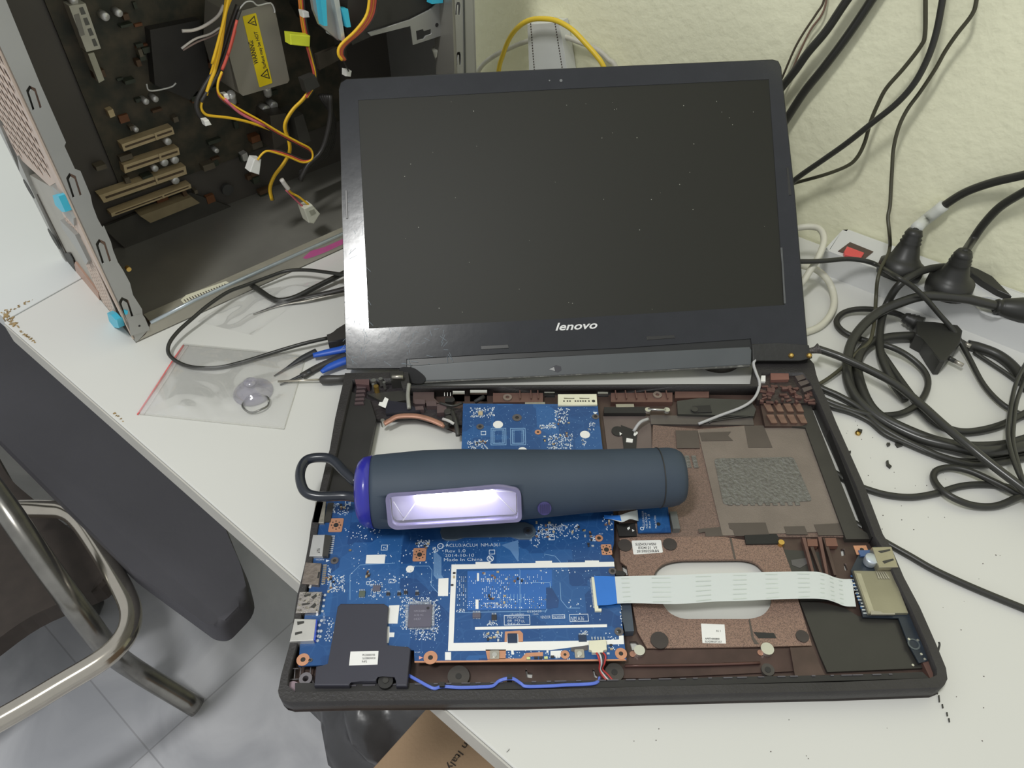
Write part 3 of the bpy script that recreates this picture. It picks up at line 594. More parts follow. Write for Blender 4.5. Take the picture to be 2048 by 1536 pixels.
for a in ((915,1150,932,1212,55,1.5,4),(935,1150,1090,1168,90,1.6,4),(965,1170,1020,1182,34,1.6,4),(965,1186,1000,1196,24,1.6,4),(935,1195,1092,1216,120,1.6,4),(968,1206,1022,1216,50,1.5,3),(912,1218,930,1224,16),
          (974,1240,996,1250,26),(965,1265,1006,1276,40),(800,1195,862,1207,70),(800,1210,814,1260,55),(864,1200,880,1270,75),(820,1257,870,1280,70),(740,1160,766,1195,50),
          (655,1150,690,1185,110),(655,1005,700,1030,60),(1075,1048,1160,1078,120),(1060,1060,1080,1095,36),(940,815,990,835,80),(935,880,975,898,60),(1098,846,1112,856,20),(1080,850,1112,858,40),(1095,868,1145,898,150),
          (1110,816,1140,830,40),(1110,832,1135,844,30),(1163,878,1172,892,18),(1176,845,1192,860,20),(690,1050,760,1080,36),(700,1090,900,1200,90),(1160,1262,1176,1270,24),(1210,1262,1240,1300,26),(1180,1070,1190,1085,14),
          (650,1235,668,1285,40),(655,1130,662,1160,24),(866,1095,876,1105,14),(1000,1300,1140,1318,50),(1205,1030,1225,1060,20),(835,1080,860,1094,44),(1240,1210,1244,1250,12,1.5,0),(1060,1140,1180,1146,12),(1130,1195,1200,1245,18)):
    dots(bm, *a)
o = link('solder_points', bm, silk, mb); o['kind'] = 'stuff'
for k in range(420):
    add_prism(bm2, F, rect(F, rg.uniform(700, 1225), rg.uniform(1070, 1310), 1.1, 1.1, BT + .0001), BT, BT + .00012)
for k in range(160):
    add_prism(bm2, F, rect(F, rg.uniform(930, 1195), rg.uniform(812, 895), 1.1, 1.1, BT + .0001), BT, BT + .00012)
link('vias', bm2, silkd, mb)['kind'] = 'stuff'
# circuit tracks
bm = bmesh.new()
def track(pts, w=.9):
    for a, b in zip(pts, pts[1:]):
        A = F.px(*a, BT + .00008); B = F.px(*b, BT + .00008); d = Vector((B[0] - A[0], B[1] - A[1])); 
        if d.length < 1e-6: continue
        nn = Vector((-d.y, d.x)).normalized() * w * .00018
        add_prism(bm, F, [(A[0] + nn.x, A[1] + nn.y), (A[0] - nn.x, A[1] - nn.y), (B[0] - nn.x, B[1] - nn.y), (B[0] + nn.x, B[1] + nn.y)], BT, BT + .00008)
for k in range(8):
    track([(868 + k * 2, 1100 + k * 2), (868 + k * 2, 1150), (874 + k * 2, 1158)])
    track([(1000 + k * 7, 1188), (1000 + k * 7, 1205)])
track([(818,1132),(858,1132),(864,1140),(862,1170),(880,1190)]); track([(1088,1108),(1110,1112),(1126,1130)]); track([(1120,1165),(1122,1200),(1135,1216),(1160,1216)]); track([(700,1200),(700,1150),(720,1130),(790,1126)])
track([(905,1070),(892,1090),(870,1105)]); track([(1040,1140),(1040,1230)]); track([(1060,1165),(1100,1165),(1104,1200),(1090,1225)],1.2); track([(915,1225),(1090,1222)],1)
link('tracks', bm, silkd, mb)['kind'] = 'stuff'
sk('copper_pour', [(1092,1175),(1104,1176),(1112,1190),(1118,1200),(1116,1215),(1094,1218)], M('pour dark', (36,70,120), .3, k=1.1), th=.0001)
sk('copper_pour', [(935,1142),(1104,1139),(1104,1172),(1092,1175),(1092,1218),(935,1220)], M('pour light', (44,98,168), .3, var=.05, k=1.15), th=.00007)
# printed words
T = lambda s, A, B, hp, **k: text('board_text', s, A, B, hp, silk, mb, h=BT, bold=k.pop('bold', -.012), **k)
T('ACLU3/ACLU4  NM-A361', (892,1094), (1000,1092.5), 6.4); T('Rev 1.0', (891,1105), (931,1104.5), 6.2); T('2014-10-10', (890,1114), (948,1113.5), 6.2); T('Made In China', (888,1122.5), (965,1121.5), 6.2)
T('E230439', (1055,1225), (1083,1224.5), 4); T('UL indicator', (1022,1230), (1048,1229.5), 3.5); T('PALWONN', (1015,1237.5), (1047,1237), 5); T('88  M3', (1015,1243.5), (1040,1243), 4.4); T('94V-0', (1015,1250), (1039,1249.5), 4.6); T('UL', (1042,1245), (1050,1245), 5.5, shear=-.2)
T('VENDOR', (1081,1237.5), (1101,1237), 6); T('PALWONN', (1106,1236), (1129,1235.5), 4.4); T('NM A36', (1142,1241), (1168,1240.5), 8); T('1505', (1066,1230), (1077,1229.8), 3)
T('V1SP_1', (829,1306), (845,1306), 3); T('JHDD1', (650,1248), (650,1226), 4); T('PU7', (1198,1069), (1206,1069), 3); T('USB1', (668,1025), (672,1008), 3.5); T('HDMI', (632,1121), (648,1121), 3.2)
for x, y, r in ((881,1092,6.5),(980.5,1117,7)): disc('logo_mark', x, y, r, BT, BT + .0002, silk, mb, hole=r - 1.3)
T('P', (977.5,1120), (982,1120), 6); T('b', (981,1120), (984.5,1120), 6); T('=1', (877,1094.5), (885,1094.5), 4)
sk('logo_mark', [(976,1112),(977,1111),(986,1121),(985,1122)], silk); sk('arrow_mark', [(652,1119),(659,1121),(652,1124)], silk); sk('arrow_mark', [(838,1312),(846,1315),(838,1319)], M('arrow pink', (210,150,140), .5))
sk('arrow_mark', [(1186,824),(1195,824),(1190.5,829)], silk)
# steel back bracket
plate('steel_bracket', [(880,1063),(884,1076),(892,1080),(911,1080),(930,1073.5),(1021,1072.5),(1040,1078),(1060,1078),(1070,1070),(1072,1060),(1066,1050),(1050,1044),(900,1046),(882,1054)], BT, BT + .0012, M('bracket steel', (120,136,150), .3, metal=.7, k=1.1), lap, sm=False, bevel=.0004)
disc('screw', 1056, 1061, 9, BT + .0012, BT + .0022, M('screw blue steel', (84,92,104), .35, metal=.6, k=1), lap, bevel=.0003); disc('screw_dimple', 1056, 1061, 3.5, BT + .0022, BT + .0024, blk, lap)
# cream connector at the back, ribbon socket, white wire plug
plate('cream_socket', [(1116,788.5),(1193,788),(1194.5,809),(1116,809.5)], BT - .001, BT + .0022, cream, lap, holes=[hpx([(1128,794),(1149,794),(1149,798),(1128,798)], BT + .0022), hpx([(1159,794),(1179,794),(1179,798),(1159,798)], BT + .0022)])
for x in (1128,1135,1140,1151,1156,1161,1166,1171,1178): disc('socket_pin', x, 802, 1.8, BT + .0022, BT + .0023, blk, lap)
disc('socket_pin', 1187, 802, 3.5, BT + .0022, BT + .0023, blk, lap)
sock = plate('ribbon_socket', [(1183,1154),(1188,1154),(1197,1217),(1203,1217),(1203,1222),(1190,1222)], BT, BT + .0016, cream, lap)
bm = bmesh.new()
for k in range(24): add_prism(bm, F, rect(F, 1181.5 + k * .30, 1158 + k * 2.5, 4, 1.1, BT + .0003), BT, BT + .0004)
link('socket_pins', bm, solder, sock)['kind'] = 'stuff'
plug = plate('fan_plug', [(1178,1281),(1212,1279),(1214,1299),(1206,1300),(1206,1305),(1184,1305),(1184,1300),(1178,1299)], BT, BT + .003, cream, lap, bevel=.0003)
for k in range(5): box('plug_pin', 1184 + k * 6, 1276, 2, 5, BT, BT + .001, solder, plug)
for k, c in enumerate(((190,60,58),(205,205,205),(60,58,60),(190,60,58))):
    tube('wire', [P(1192+k*4,1304,.0), P(1196+k*5,1312,.001), P(1200+k*3,1326,-.001), P(1199+k*2,1338,-.005), P(1204+k*4,1350,-.007), P(1216+k*4,1364,-.008)], .0006, M('wire%d' % (k % 3), c, .4, k=1), plug, sides=6)
bl = M('speaker wire blue', (92, 116, 205), .35, var=.05, k=1.15)
for d in (0, 2.5):
    tube('speaker_wire', [P(x, y + d, z) for x, y, z in ((818,1350,-.004),(838,1361,-.003),(858,1372,-.002),(870,1376,-.002),(885,1372,-.002),(920,1374,-.002),(960,1373,-.002),(985,1371,-.002),(998,1361,-.002),(1014,1356,-.001),(1028,1357,-.001),(1042,1366,-.002),(1054,1372,-.002),(1100,1371,-.002),(1130,1369,-.002),(1160,1368,-.002),(1186,1366,-.002),(1196,1362,-.003),(1199,1354,-.004))], .0007, bl, lap, sides=6)
for x, y in ((884,1368),(1019,1353)): box('wire_clip', x, y, 10, 9, -.005, .0005, blk, lap)
# ribbon cable (FFC)
def strip(name, top, bot, mat, parent, th=.0002, label=None, sub=4):
    A = smoothc([P(*p) for p in top], sub); B = smoothc([P(*p) for p in bot], sub); bm = bmesh.new(); rows = []
    for a, b in zip(A, B):
        rows.append([bm.verts.new(a), bm.verts.new(b), bm.verts.new(b - Vector((0, 0, th))), bm.verts.new(a - Vector((0, 0, th)))])
    for r, s in zip(rows, rows[1:]):
        for k in range(4): bm.faces.new((r[k], r[(k + 1) % 4], s[(k + 1) % 4], s[k]))
    bm.faces.new(rows[0]); bm.faces.new(rows[-1][::-1])
    return autosmooth(link(name, bm, mat, parent, True, label), 50), A, B
ffm = M('ribbon white', (208, 214, 212), .4, var=.02, vs=10, k=1.05)
tops = [(1229,1153,.0),(1262,1152,.0015),(1350,1150,.003),(1430,1147,.003),(1500,1145,.002),(1560,1143.5,.001),(1625,1143,.0),(1650,1147,-.001),(1668,1154,-.003),(1686,1158,-.0045),(1704,1158,-.005)]
bots = [(1234,1207,.0),(1266,1206,.0015),(1352,1208,.003),(1430,1203,.003),(1500,1201,.002),(1565,1198,.001),(1625,1197,.0),(1652,1199,-.001),(1672,1205,-.003),(1690,1212,-.0045),(1712,1213,-.005)]
rib, RA, RB = strip('ribbon_cable', tops, bots, ffm, lap, label='wide white flat ribbon cable')
strip('ribbon_end', [(1188,1152,.0),(1210,1152,.0),(1229.5,1153,.0002)], [(1195,1211,.0),(1216,1210,.0),(1234.5,1207,.0002)], M('ribbon blue', (44,112,196), .4, var=.03, k=1.15), rib, label='blue stiffened end')
bm = bmesh.new(); marks = M('ribbon print', (186, 194, 186), .6)
for i in range(2, len(RA) - 6, 4):
    for j in range(6):
        f = .08 + j * .165; a = RA[i].lerp(RB[i], f); b = RA[i + 2].lerp(RB[i + 2], f + .01); up = Vector((0, 0, .00025))
        w = (b - a) * .8; s = (RB[i] - RA[i]).normalized() * .0005
        q = [bm.verts.new(v + up) for v in (a + s * j * .2, a + w, a + w + s, a + s * (1 + j * .2))]; bm.faces.new(q)
link('ribbon_print', bm, marks, rib)['kind'] = 'stuff'
# ports on the left edge
def port(pts, t, mat, name, slots=(), par=mb):
    o = plate(name, pts, BT - .0045, BT + t, mat, par, bevel=.0005)
    for q in slots: plate('port_spring', q, BT + t, BT + t + .0002, blk2, par)
    return o
port([(631,1003),(652,1003),(648,1046),(624,1046)], .002, metal2, 'side_port'); box('port_back', 658, 1024, 12, 38, BT, BT + .0012, blk2, mb)
port([(626,1069),(650,1069),(645,1112),(618,1112)], .003, M('port white metal', (182,182,180), .35, metal=.4), 'network_port'); plate('port_back', [(650,1069),(663,1071),(656,1112),(645,1112)], BT, BT + .003, blk2, mb)
text('port_text', 'ZSH', (640,1097), (634,1097), 9, blk, mb, h=BT + .003)
for k in range(9): box('port_pin', 666 - k * .6, 1072 + k * 4.2, 8, 2, BT, BT + .0006, solder, mb)
port([(611,1124),(643,1126),(637,1170),(603,1167)], .0028, M('port brown metal', (140,130,122), .3, metal=.7, bump=.6, bs=200), 'display_port'); box('port_slot', 637, 1150, 3, 12, BT + .0028, BT + .003, blk, mb)
for k in range(10): box('port_pin', 650 - k * .4, 1130 + k * 4, 7, 1.6, BT, BT + .0006, cer, mb)
port([(599,1183),(644,1183),(637,1225),(591,1226)], .0035, M('port shiny', (176,170,164), .22, metal=.85, bump=.8, bs=260), 'usb_port', ([(607,1190),(622,1187),(621,1190),(609,1194)],[(604,1207),(620,1205),(619,1208),(604,1211)],[(622,1194),(632,1188),(634,1192),(626,1198)],[(620,1214),(630,1205),(633,1210),(628,1216)]))
port([(589,1237),(632,1238),(627,1281),(579,1283)], .0038, M('port silver', (200,198,192), .3, metal=.6), 'usb_port', ([(594,1243),(608,1242),(608,1246),(595,1250)],[(590,1265),(604,1262),(604,1266),(590,1270)]))
plate('usb_insert', [(628,1239),(634,1239),(630,1280),(624,1281)], BT, BT + .0032, M('usb blue', (60,84,190), .35, k=1.2), mb, label='blue plastic insert')
for x, y in ((643,1241),(639,1250),(637,1262),(636,1272),(635,1281),(642,1262),(640,1273)): disc('solder_joint', x, y, 3, BT, BT + .0006, solder, mb)
for x, y in ((650,1190),(648,1200),(647,1212),(645,1222),(645,1167),(620,1174),(634,1229)): disc('solder_joint', x, y, 2.6, BT, BT + .0006, solder, mb)
# speaker enclosure lower left
sp = plate('speaker_enclosure', [(681,1207),(768,1207),(777,1213),(771,1286),(774,1293),(816,1293),(821,1297),(814,1372),(792,1372),(792,1352),(765,1350),(753,1352),(752,1362),(700,1362),(698,1371),(628,1371),(632,1332),(658,1330),(675,1213)], -.010, .0012, M('enclosure', (58,58,68), .38, var=.06, vs=20, k=1.05), lap, bevel=.0008, label='black plastic speaker enclosure')
disc('screw_boss', 771, 1362, 15, -.006, -.0005, blk, sp); disc('screw', 771, 1360, 6, -.0005, .0002, blk2, sp)
st1 = plate('sticker', [(701,1303),(757,1302),(755,1329),(698,1331)], .0012, .0013, white_p, sp, label='white part sticker')
text('sticker_text', 'PK23000SY00', (725,1312), (750,1311.5), 4, blk, st1, h=.0013); text('sticker_text', 'SLX20BGN3C01', (725,1318.5), (751,1318), 4, blk, st1, h=.0013); text('sticker_text', 'R4F2', (724,1325), (734,1325), 4, blk, st1, h=.0013)
# stickers on the palm rest plate
st2 = plate('sticker', [(1263,1081),(1322,1080),(1326,1105),(1267,1109)], -.0082, -.0080, white_p, lap, r=.001, label='white part sticker')
for k, s in enumerate(('SUZHOU WENI', 'E324121  V1', '2015/05/25/0L8/6')): text('sticker_text', s, ((1271,1091),(1277,1098),(1274,1105))[k], ((1312,1090.5),(1314,1097.5),(1318,1104))[k], 5, blk, st2, h=-.008, bold=.012)
st3 = plate('sticker', [(1402,1247),(1449,1249),(1452,1287),(1405,1286)], -.0082, -.0080, white_p, lap, label='white part sticker')
text('sticker_text', 'N 1', (1433,1264), (1441,1264), 4, blk, st3, h=-.008); text('sticker_text', 'AP0TH000800', (1410,1279), (1439,1279.5), 3.6, blk, st3, h=-.008, bold=.01); text('sticker_text', 'SLX20BG5T2G1', (1410,1284.5), (1443,1285), 3.6, blk, st3, h=-.008, bold=.01)
# small power board beside the flashlight
pb = plate('power_board', [(1272,1008),(1335,1008),(1342,1064),(1276,1065)], -.007, -.0058, pcb, lap, label='small blue circuit board')
for k, s in enumerate(('ACLU3/ACLU4', 'NS-A361P', 'Rev 1.0', 'Made In China')): text('board_text', s, (1290 + k * 6 + (6 if k == 3 else 0), 1056), (1287 + k * 6 + (6 if k == 3 else 0), 1022 + k * 3), 4, silk, pb, h=-.0058)
disc('screw_hole', 1317, 1048, 4, -.0058, -.0056, blk, pb); disc('logo_mark', 1284, 1057, 4, -.0058, -.0056, silk, pb, hole=2.6)
box('power_socket', 1350, 1040, 14, 34, -.010, -.004, M('socket grey', (96,98,96), .5), lap)
r2, _, _ = strip('ribbon_cable', [(1208,1030,.0),(1222,1031,.0005),(1240,1030,.002),(1258,1024,.002),(1275,1020,-.003)], [(1208,1037,.0),(1224,1039,.0),(1244,1044,.0015),(1260,1038,.001),(1277,1042,-.004)], ffm, lap)
strip('ribbon_end', [(1208,1030,.0003),(1222,1031,.0008),(1240,1030.5,.0022)], [(1208,1037,.0003),(1224,1038.5,.0003),(1243,1042,.0018)], MATS['ribbon blue'], r2, label='blue stiffened end')
plate('black_pocket', [(1232,1048),(1270,1046),(1274,1072),(1238,1072)], -.010, -.0085, blk, lap)
for q in ([(1254,1056),(1259,1053),(1260,1057),(1256,1060)],[(1264,1058),(1269,1061),(1265,1063)]): plate('paper_scrap', q, -.0085, -.0081, white_p, lap)
plate('drive_socket', [(1238,1206),(1262,1206),(1268,1262),(1250,1263)], -.010, -.004, M('drive socket', (70,80,92), .4, k=1), lap)
plate('black_post', [(1232,1141),(1246,1142),(1253,1147),(1247,1152),(1232,1151)], -.010, -.001, blk, lap)
# card reader board right
cr = plate('card_reader_board', [(1702,1140),(1722,1100),(1740,1098),(1750,1092),(1796,1136),(1826,1228),(1850,1290),(1856,1322),(1838,1326),(1818,1290),(1797,1236),(1726,1234)], -.0065, -.0053, M('board black blue', (42,50,60), .35, var=.2, vs=90, k=1), lap, label='dark circuit board with card reader')
plate('card_shield', [(1707,1141),(1784,1142),(1817,1226),(1737,1227)], -.0053, -.0030, M('shield tin', (150,146,124), .42, metal=.45, var=.16, vs=18, bump=.4, bs=120, k=1.1), cr, bevel=.0003, label='tin card reader shield')
plate('shield_lip', [(1712,1146),(1722,1147),(1748,1222),(1739,1224)], -.003, -.0028, M('lip', (170,166,146), .35, metal=.5), cr); plate('shield_lip', [(1742,1221),(1762,1223),(1766,1226),(1790,1226),(1790,1229),(1742,1229)], -.004, -.0026, metal2, cr)
for k in range(5): plate('shield_fin', [(1752 + k*4,1143),(1754+k*4,1143),(1760+k*5,1157),(1757+k*5,1157)], -.0028, -.0024, metal2, cr)
for k in range(11): box('reader_pin', 1704 + k * 2.6, 1160 + k * 6.6, 7, 2.4, -.0053, -.0047, solder, cr)
for k in range(8): box('reader_pin', 1700 + k * 2.8 + 3, 1152 + k * 9, 3, 3, -.0053, -.0047, pcb, cr)
up = plate('usb_port', [(1744,1094),(1783,1093),(1797,1134),(1758,1135)], -.009, .001, M('port old tin', (166,160,136), .35, metal=.5, bump=.5, bs=200, k=1.1), lap, bevel=.0005)
for q in ([(1756,1102),(1780,1098),(1781,1101),(1762,1106)],[(1765,1122),(1786,1117),(1788,1120),(1769,1127)]): plate('port_spring', q, .001, .0012, blk2, up)
revolve('capacitor', P(1738,1126,-.0053), P(1738,1126,-.0053) + Vector((0,0,.006)), [(0,.0040),(.15,.0042),(.92,.0042),(1,.0038)], M('cap silver', (190,198,206), .3, metal=.6), cr)
box('cap_base', 1736, 1106, 34, 12, -.0053, -.004, M('cap base', (70,96,140), .4), cr); box('screw_pad', 1723, 1100, 26, 18, -.0053, -.0048, padc, cr); disc('screw_hole', 1724, 1099, 4, -.0048, -.0046, blk, cr)
disc('ring_track', 1828, 1288, 12, -.0053, -.005, M('track ring', (96,104,108), .3, metal=.3, k=1), cr, hole=9)
for x, y in ((1818,1278),(1836,1280),(1843,1308),(1826,1330),(1850,1318)): disc('solder_joint', x, y, 2.5, -.0053, -.0046, metal, cr)
plate('brown_corner', [(1838,1310),(1856,1310),(1874,1350),(1860,1356)], -.0105, -.006, boss_m, lap)
# ---------------------------------------------------------------- lid
LO = Vector((-0.0072, 0.4771, 0.1573)); LRm = Matrix(((0,0,0),(0,0,0),(0,0,0)))
LE = Euler((0.6769, -0.0324, -0.0001)).to_matrix()
L = Frame(LO, LE.col[0], LE.col[1])
glossb = M('glossy bezel', (36, 38, 42), 0.16, var=.1, vs=60, bump=.05, bs=90, k=.9, coat=.3)
lidb = M('lid black', (40, 41, 40), 0.32, var=.08, vs=30, k=.85)
lid = plate('lid_shell', [(692,738),(684,420),(677,178),(681,164),(692,157),(1100,138),(1545,118),(1557,121),(1563,133),(1590,390),(1618,714),(1504,722),(1501,694),(1240,707),(1000,718),(819,731),(817,738)], -.0065, -.0012, lidb, lap, fr=L, bevel=.0012, label='black lid back shell')
scr = [(716,200),(1120,178),(1538,158),(1553,380),(1569,610),(1150,636),(738,657)]
bz = [(693,737),(685,420),(678,180),(682,166),(693,159),(1100,140),(1544,120),(1556,123),(1561,134),(1588,390),(1616,713),(1506,716),(1502,677),(1240,696),(1000,707),(813,718),(813,736)]
plate('bezel', hpx(bz, 0, L), -.0012, 0, glossb, lid, fr=L, uv=True, holes=[hpx(scr, 0, L)], label='glossy black screen bezel')
plate('screen', scr, -.0012, -.0005, M('matte screen', (50, 50, 42), 0.5, var=.04, vs=4, k=.62, spec=.28), lid, fr=L, label='matte dark switched-off screen')
channel = plate('hinge_channel', [(815,719),(1000,708),(1240,697),(1501,679),(1502,694),(1240,708),(1000,720),(819,732)], -.0062, -.0040, M('channel black', (34,34,36), .6, k=.8), lid, fr=L)
bar = plate('hinge_bar', [(820,731),(1000,719),(1240,707),(1500,693),(1504,700),(1503,730),(1240,744),(1000,755),(846,764),(826,757)], -.0100, .0020, M('bar grey', (78,82,84), .42, var=.07, vs=25, k=1.05), lid, fr=L, bevel=.0016, label='dark grey hinge bar')
plate('bar_edge', [(840,766),(1000,757.5),(1240,746),(1500,733),(1500,728),(1240,741),(1000,753),(842,761)], -.0035, .0016, M('worn edge', (74,74,70), .5, col2=(120,120,114), thr=(.5,.7), vs=300, k=1), lid, fr=L)
plate('bar_logo', [(1098,738),(1112,730),(1122,733),(1123,740),(1116,745)], .002, .0022, chipb, lid, fr=L, label='small dark emblem'); plate('bar_logo', [(1098,738.5),(1108,734),(1110,742)], .0022, .0024, M('emblem grey', (150,150,150), .4), lid, fr=L)
plate('knuckle_or_shadow', [(1504,688),(1560,686),(1618,690),(1625,716),(1600,722),(1505,722)], -.0075, .0022, M('knuckle', (46,46,44), .4, var=.15, vs=60, bump=.4, bs=200, k=.95), lid, fr=L, bevel=.001)
plate('knuckle_or_shadow', [(800,736),(824,735),(840,744),(851,756),(844,766),(818,765),(802,752)], -.008, .0032, M('shadow blob', (36,36,38), .8, k=.8), lid, fr=L, sm=True)  # left blob: shadow at the bar end painted in near-black
for x in (1581, 1617): revolve('brass_screw', L.pw(x,712,.001), L.pw(x,712,.001) + Vector((0,-.002,.003)), [(0,.0022),(.6,.0022),(1,.001)], brass, lid)
tube('torn_braid', [L.pw(1618,702,.0), L.pw(1630,700,.002), L.pw(1639,697,.003)], [.0022,.003,.0048], M('braid', (96,92,90), .35, metal=.3, var=.3, vs=500, bump=1, bs=900, k=1), lid, label='frayed grey cable sleeve')
rub = M('rubber stop', (52,52,50), .3, k=.9)
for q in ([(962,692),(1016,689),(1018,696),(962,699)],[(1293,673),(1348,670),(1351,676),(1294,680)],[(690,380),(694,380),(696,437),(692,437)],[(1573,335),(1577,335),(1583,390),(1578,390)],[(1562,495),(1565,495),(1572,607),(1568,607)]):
    plate('stop_or_glint', q, 0, .0006, rub if q[0][0] != 1562 else M('edge glint', (90,92,92), .3, k=1), lid, fr=L, bevel=.0002)  # last strip is a glint painted along the screen's right edge
for x, r in ((1099, 1.6), (1122, 3.0)): disc('webcam', x, 161, r, 0, .0004, M('webcam glint', (110,112,112), .2), lid, fr=L)
text('logo', 'lenovo', (1111,661), (1195,656.5), 15, M('logo silver', (214,214,212), .35), lid, fr=L, h=0, th=.0003, shear=.28, bold=.018, label='silver maker lettering')
rg = random.Random(9); sp1 = M('dust', (150,150,140), .7)
bm = bmesh.new()
for k in range(42):
    x = rg.uniform(740, 1540); y = rg.uniform(200, 640); s = rg.uniform(.7, 1.6); h = -.0004
    add_prism(bm, L, rect(L, x, y, s, s, h), -.0005, h)
link('dust_specks', bm, sp1, lid)['kind'] = 'stuff'
bm = bmesh.new()
for k in range(90):
    x = rg.uniform(690, 900); y = rg.uniform(655, 732) ; a = rg.uniform(0, 3.1); l = rg.uniform(4, 22)
    if rg.random() < .4: x = rg.uniform(690, 735); y = rg.uniform(400, 730)
    p = L.px(x, y, 0); q = L.px(x + l * math.cos(a), min(732, y + l * math.sin(a)), 0); d = Vector((q[0] - p[0], q[1] - p[1])); 
    if d.length < 1e-5 or x > 735 and y + l < 662: continue
    nn = Vector((-d.y, d.x)).normalized() * .00012
    add_prism(bm, L, [(p[0]+nn.x,p[1]+nn.y),(p[0]-nn.x,p[1]-nn.y),(q[0]-nn.x,q[1]-nn.y),(q[0]+nn.x,q[1]+nn.y)], 0, .00006)
link('scratches', bm, M('scratch', (92,112,124), .4, k=1), lid)['kind'] = 'stuff'
# ---------------------------------------------------------------- flashlight
def onz(x, y, z): return P(x, y, z)
fa = onz(716, 985, .0245); fb = onz(1362, 953, .0205)
fl = thing('work_light', 'dark rubber work light lying across the open laptop, its side lamp switched on', 'flashlight', ((fa + fb) / 2 - Vector((0, 0, .02))))
rubber = M('navy rubber', (58, 70, 84), .62, var=.06, vs=30, k=1.0)
Lf = (fb - fa).length
body = revolve('body', fa, fb, [(0.045,.0238),(.06,.0246),(.2,.0262),(.32,.0258),(.5,.0236),(.7,.0214),(.9,.0205),(.965,.0202),(.985,.0192),(1.0,.0172)], rubber, fl, 48)
revolve('blue_ring', fa, fb, [(-.002,.0165),(.006,.0205),(.02,.0232),(.046,.0244)], M('blue cap', (44,44,150), .3, var=.03, k=1.15, coat=.3), fl, 40, label='blue translucent end ring')
revolve('seam_ring', fa, fb, [(.925,.02055),(.9255,.0208),(.928,.0208),(.9285,.0205)], blk, fl, 40)
hook = tube('hanging_hook', [onz(716,996,.020), onz(690,992,.019), onz(640,993,.020), onz(612,985,.021), onz(601,962,.022), onz(602,938,.022), onz(614,920,.022), onz(640,915,.022), onz(665,920,.022), onz(690,945,.022), onz(714,966,.022)], .0034, M('hook black', (44,48,56), .25, k=.95), fl, sides=14)
ax = (fb - fa).normalized()
LN = Vector((0, -math.cos(R3(33)), math.sin(R3(33)))); LN = (LN - ax * LN.dot(ax)).normalized()
oc_ = fa + (fb - fa) * .30
K = Frame(oc_, ax, LN.cross(ax) if LN.cross(ax).z > 0 else ax.cross(LN))
if K.n.dot(LN) < 0: K = Frame(oc_, ax, ax.cross(LN)); 
if K.n.dot(LN) < 0: K = Frame(oc_, ax, LN.cross(ax))
RB_ = .0262
fr_out = hpx([(770,990),(1000,972),(1042,980),(1044,1044),(790,1060),(776,1052)], RB_ + .001, K, r=.004)
fr_in = hpx([(778,994),(1000,978),(1034,984),(1037,1039),(794,1053),(784,1046)], RB_ + .001, K, r=.003)
_cut = plate('cut', fr_in, .012, RB_ + .02, rubber, None, fr=K, uv=True); carve(body, _cut)
plate('lamp_frame', fr_out, RB_ - .0085, RB_ + .001, M('frame clear grey', (120,116,150), .2, k=1.1, coat=.5), fl, fr=K, uv=True, holes=[fr_in])
ix = [p[0] for p in fr_in]; iy = [p[1] for p in fr_in]
mx0, mx1, my0, my1 = min(ix) + .001, max(ix) - .001, min(iy) + .001, max(iy) - .001
# reflector tray: a floor sloping up to the lens edge, and the strip of diodes set along its upper side
refl = M('reflector', (206, 202, 232), .25, metal=.25, var=.03, k=1.2)
plate('reflector', [(mx0 - .0005, my0 - .0005), (mx1 + .0005, my0 - .0005), (mx1 + .0005, my1 + .0005), (mx0 - .0005, my1 + .0005)], RB_ - .0090, RB_ - .0080, refl, fl, fr=K, uv=True, label='pale mirrored tray behind the lens')
ledm = bpy.data.materials.new('lit diode strip'); ledm.use_nodes = True; bb = ledm.node_tree.nodes['Principled BSDF']
bb.inputs['Base Color'].default_value = (.9, .9, 1, 1); bb.inputs['Emission Color'].default_value = (.80, .80, 1.0, 1); bb.inputs['Emission Strength'].default_value = 26
xa, xb = mx0 + (mx1 - mx0) * .20, mx0 + (mx1 - mx0) * .82; ya, yb = my0 + (my1 - my0) * .60, my0 + (my1 - my0) * .90
plate('diode_strip', [(xa, ya), (xb, ya), (xb, yb), (xa, yb)], RB_ - .0079, RB_ - .0068, ledm, fl, fr=K, uv=True, label='glowing white strip of diodes')
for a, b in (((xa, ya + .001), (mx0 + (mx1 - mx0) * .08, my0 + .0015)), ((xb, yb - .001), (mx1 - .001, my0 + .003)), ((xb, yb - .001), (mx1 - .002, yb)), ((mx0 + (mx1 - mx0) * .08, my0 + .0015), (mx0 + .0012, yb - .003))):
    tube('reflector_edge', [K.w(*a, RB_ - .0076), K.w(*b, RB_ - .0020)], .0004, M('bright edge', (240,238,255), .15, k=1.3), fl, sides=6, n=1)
plate('lens', fr_in, RB_ + .0001, RB_ + .0008, lens_clear, fl, fr=K, uv=True, label='clear plastic lens')
# round ribbed button
bc = K.px(1089, 1017, .0228); bq = [(bc[0] + .0046 * math.cos(k * .3142), bc[1] + .0046 * math.sin(k * .3142)) for k in range(20)]
plate('switch_button', bq, .012, .0235, M('button violet', (64,60,112), .5, k=1.05), fl, fr=K, uv=True, bevel=.0005)
for k in range(5): plate('button_rib', [(bc[0]-.003+k*.0014,bc[1]-.003),(bc[0]-.0024+k*.0014,bc[1]-.003),(bc[0]-.0024+k*.0014,bc[1]+.003),(bc[0]-.003+k*.0014,bc[1]+.003)], .0235, .0239, M('rib violet', (50,48,90), .5, k=1), fl, fr=K, uv=True)
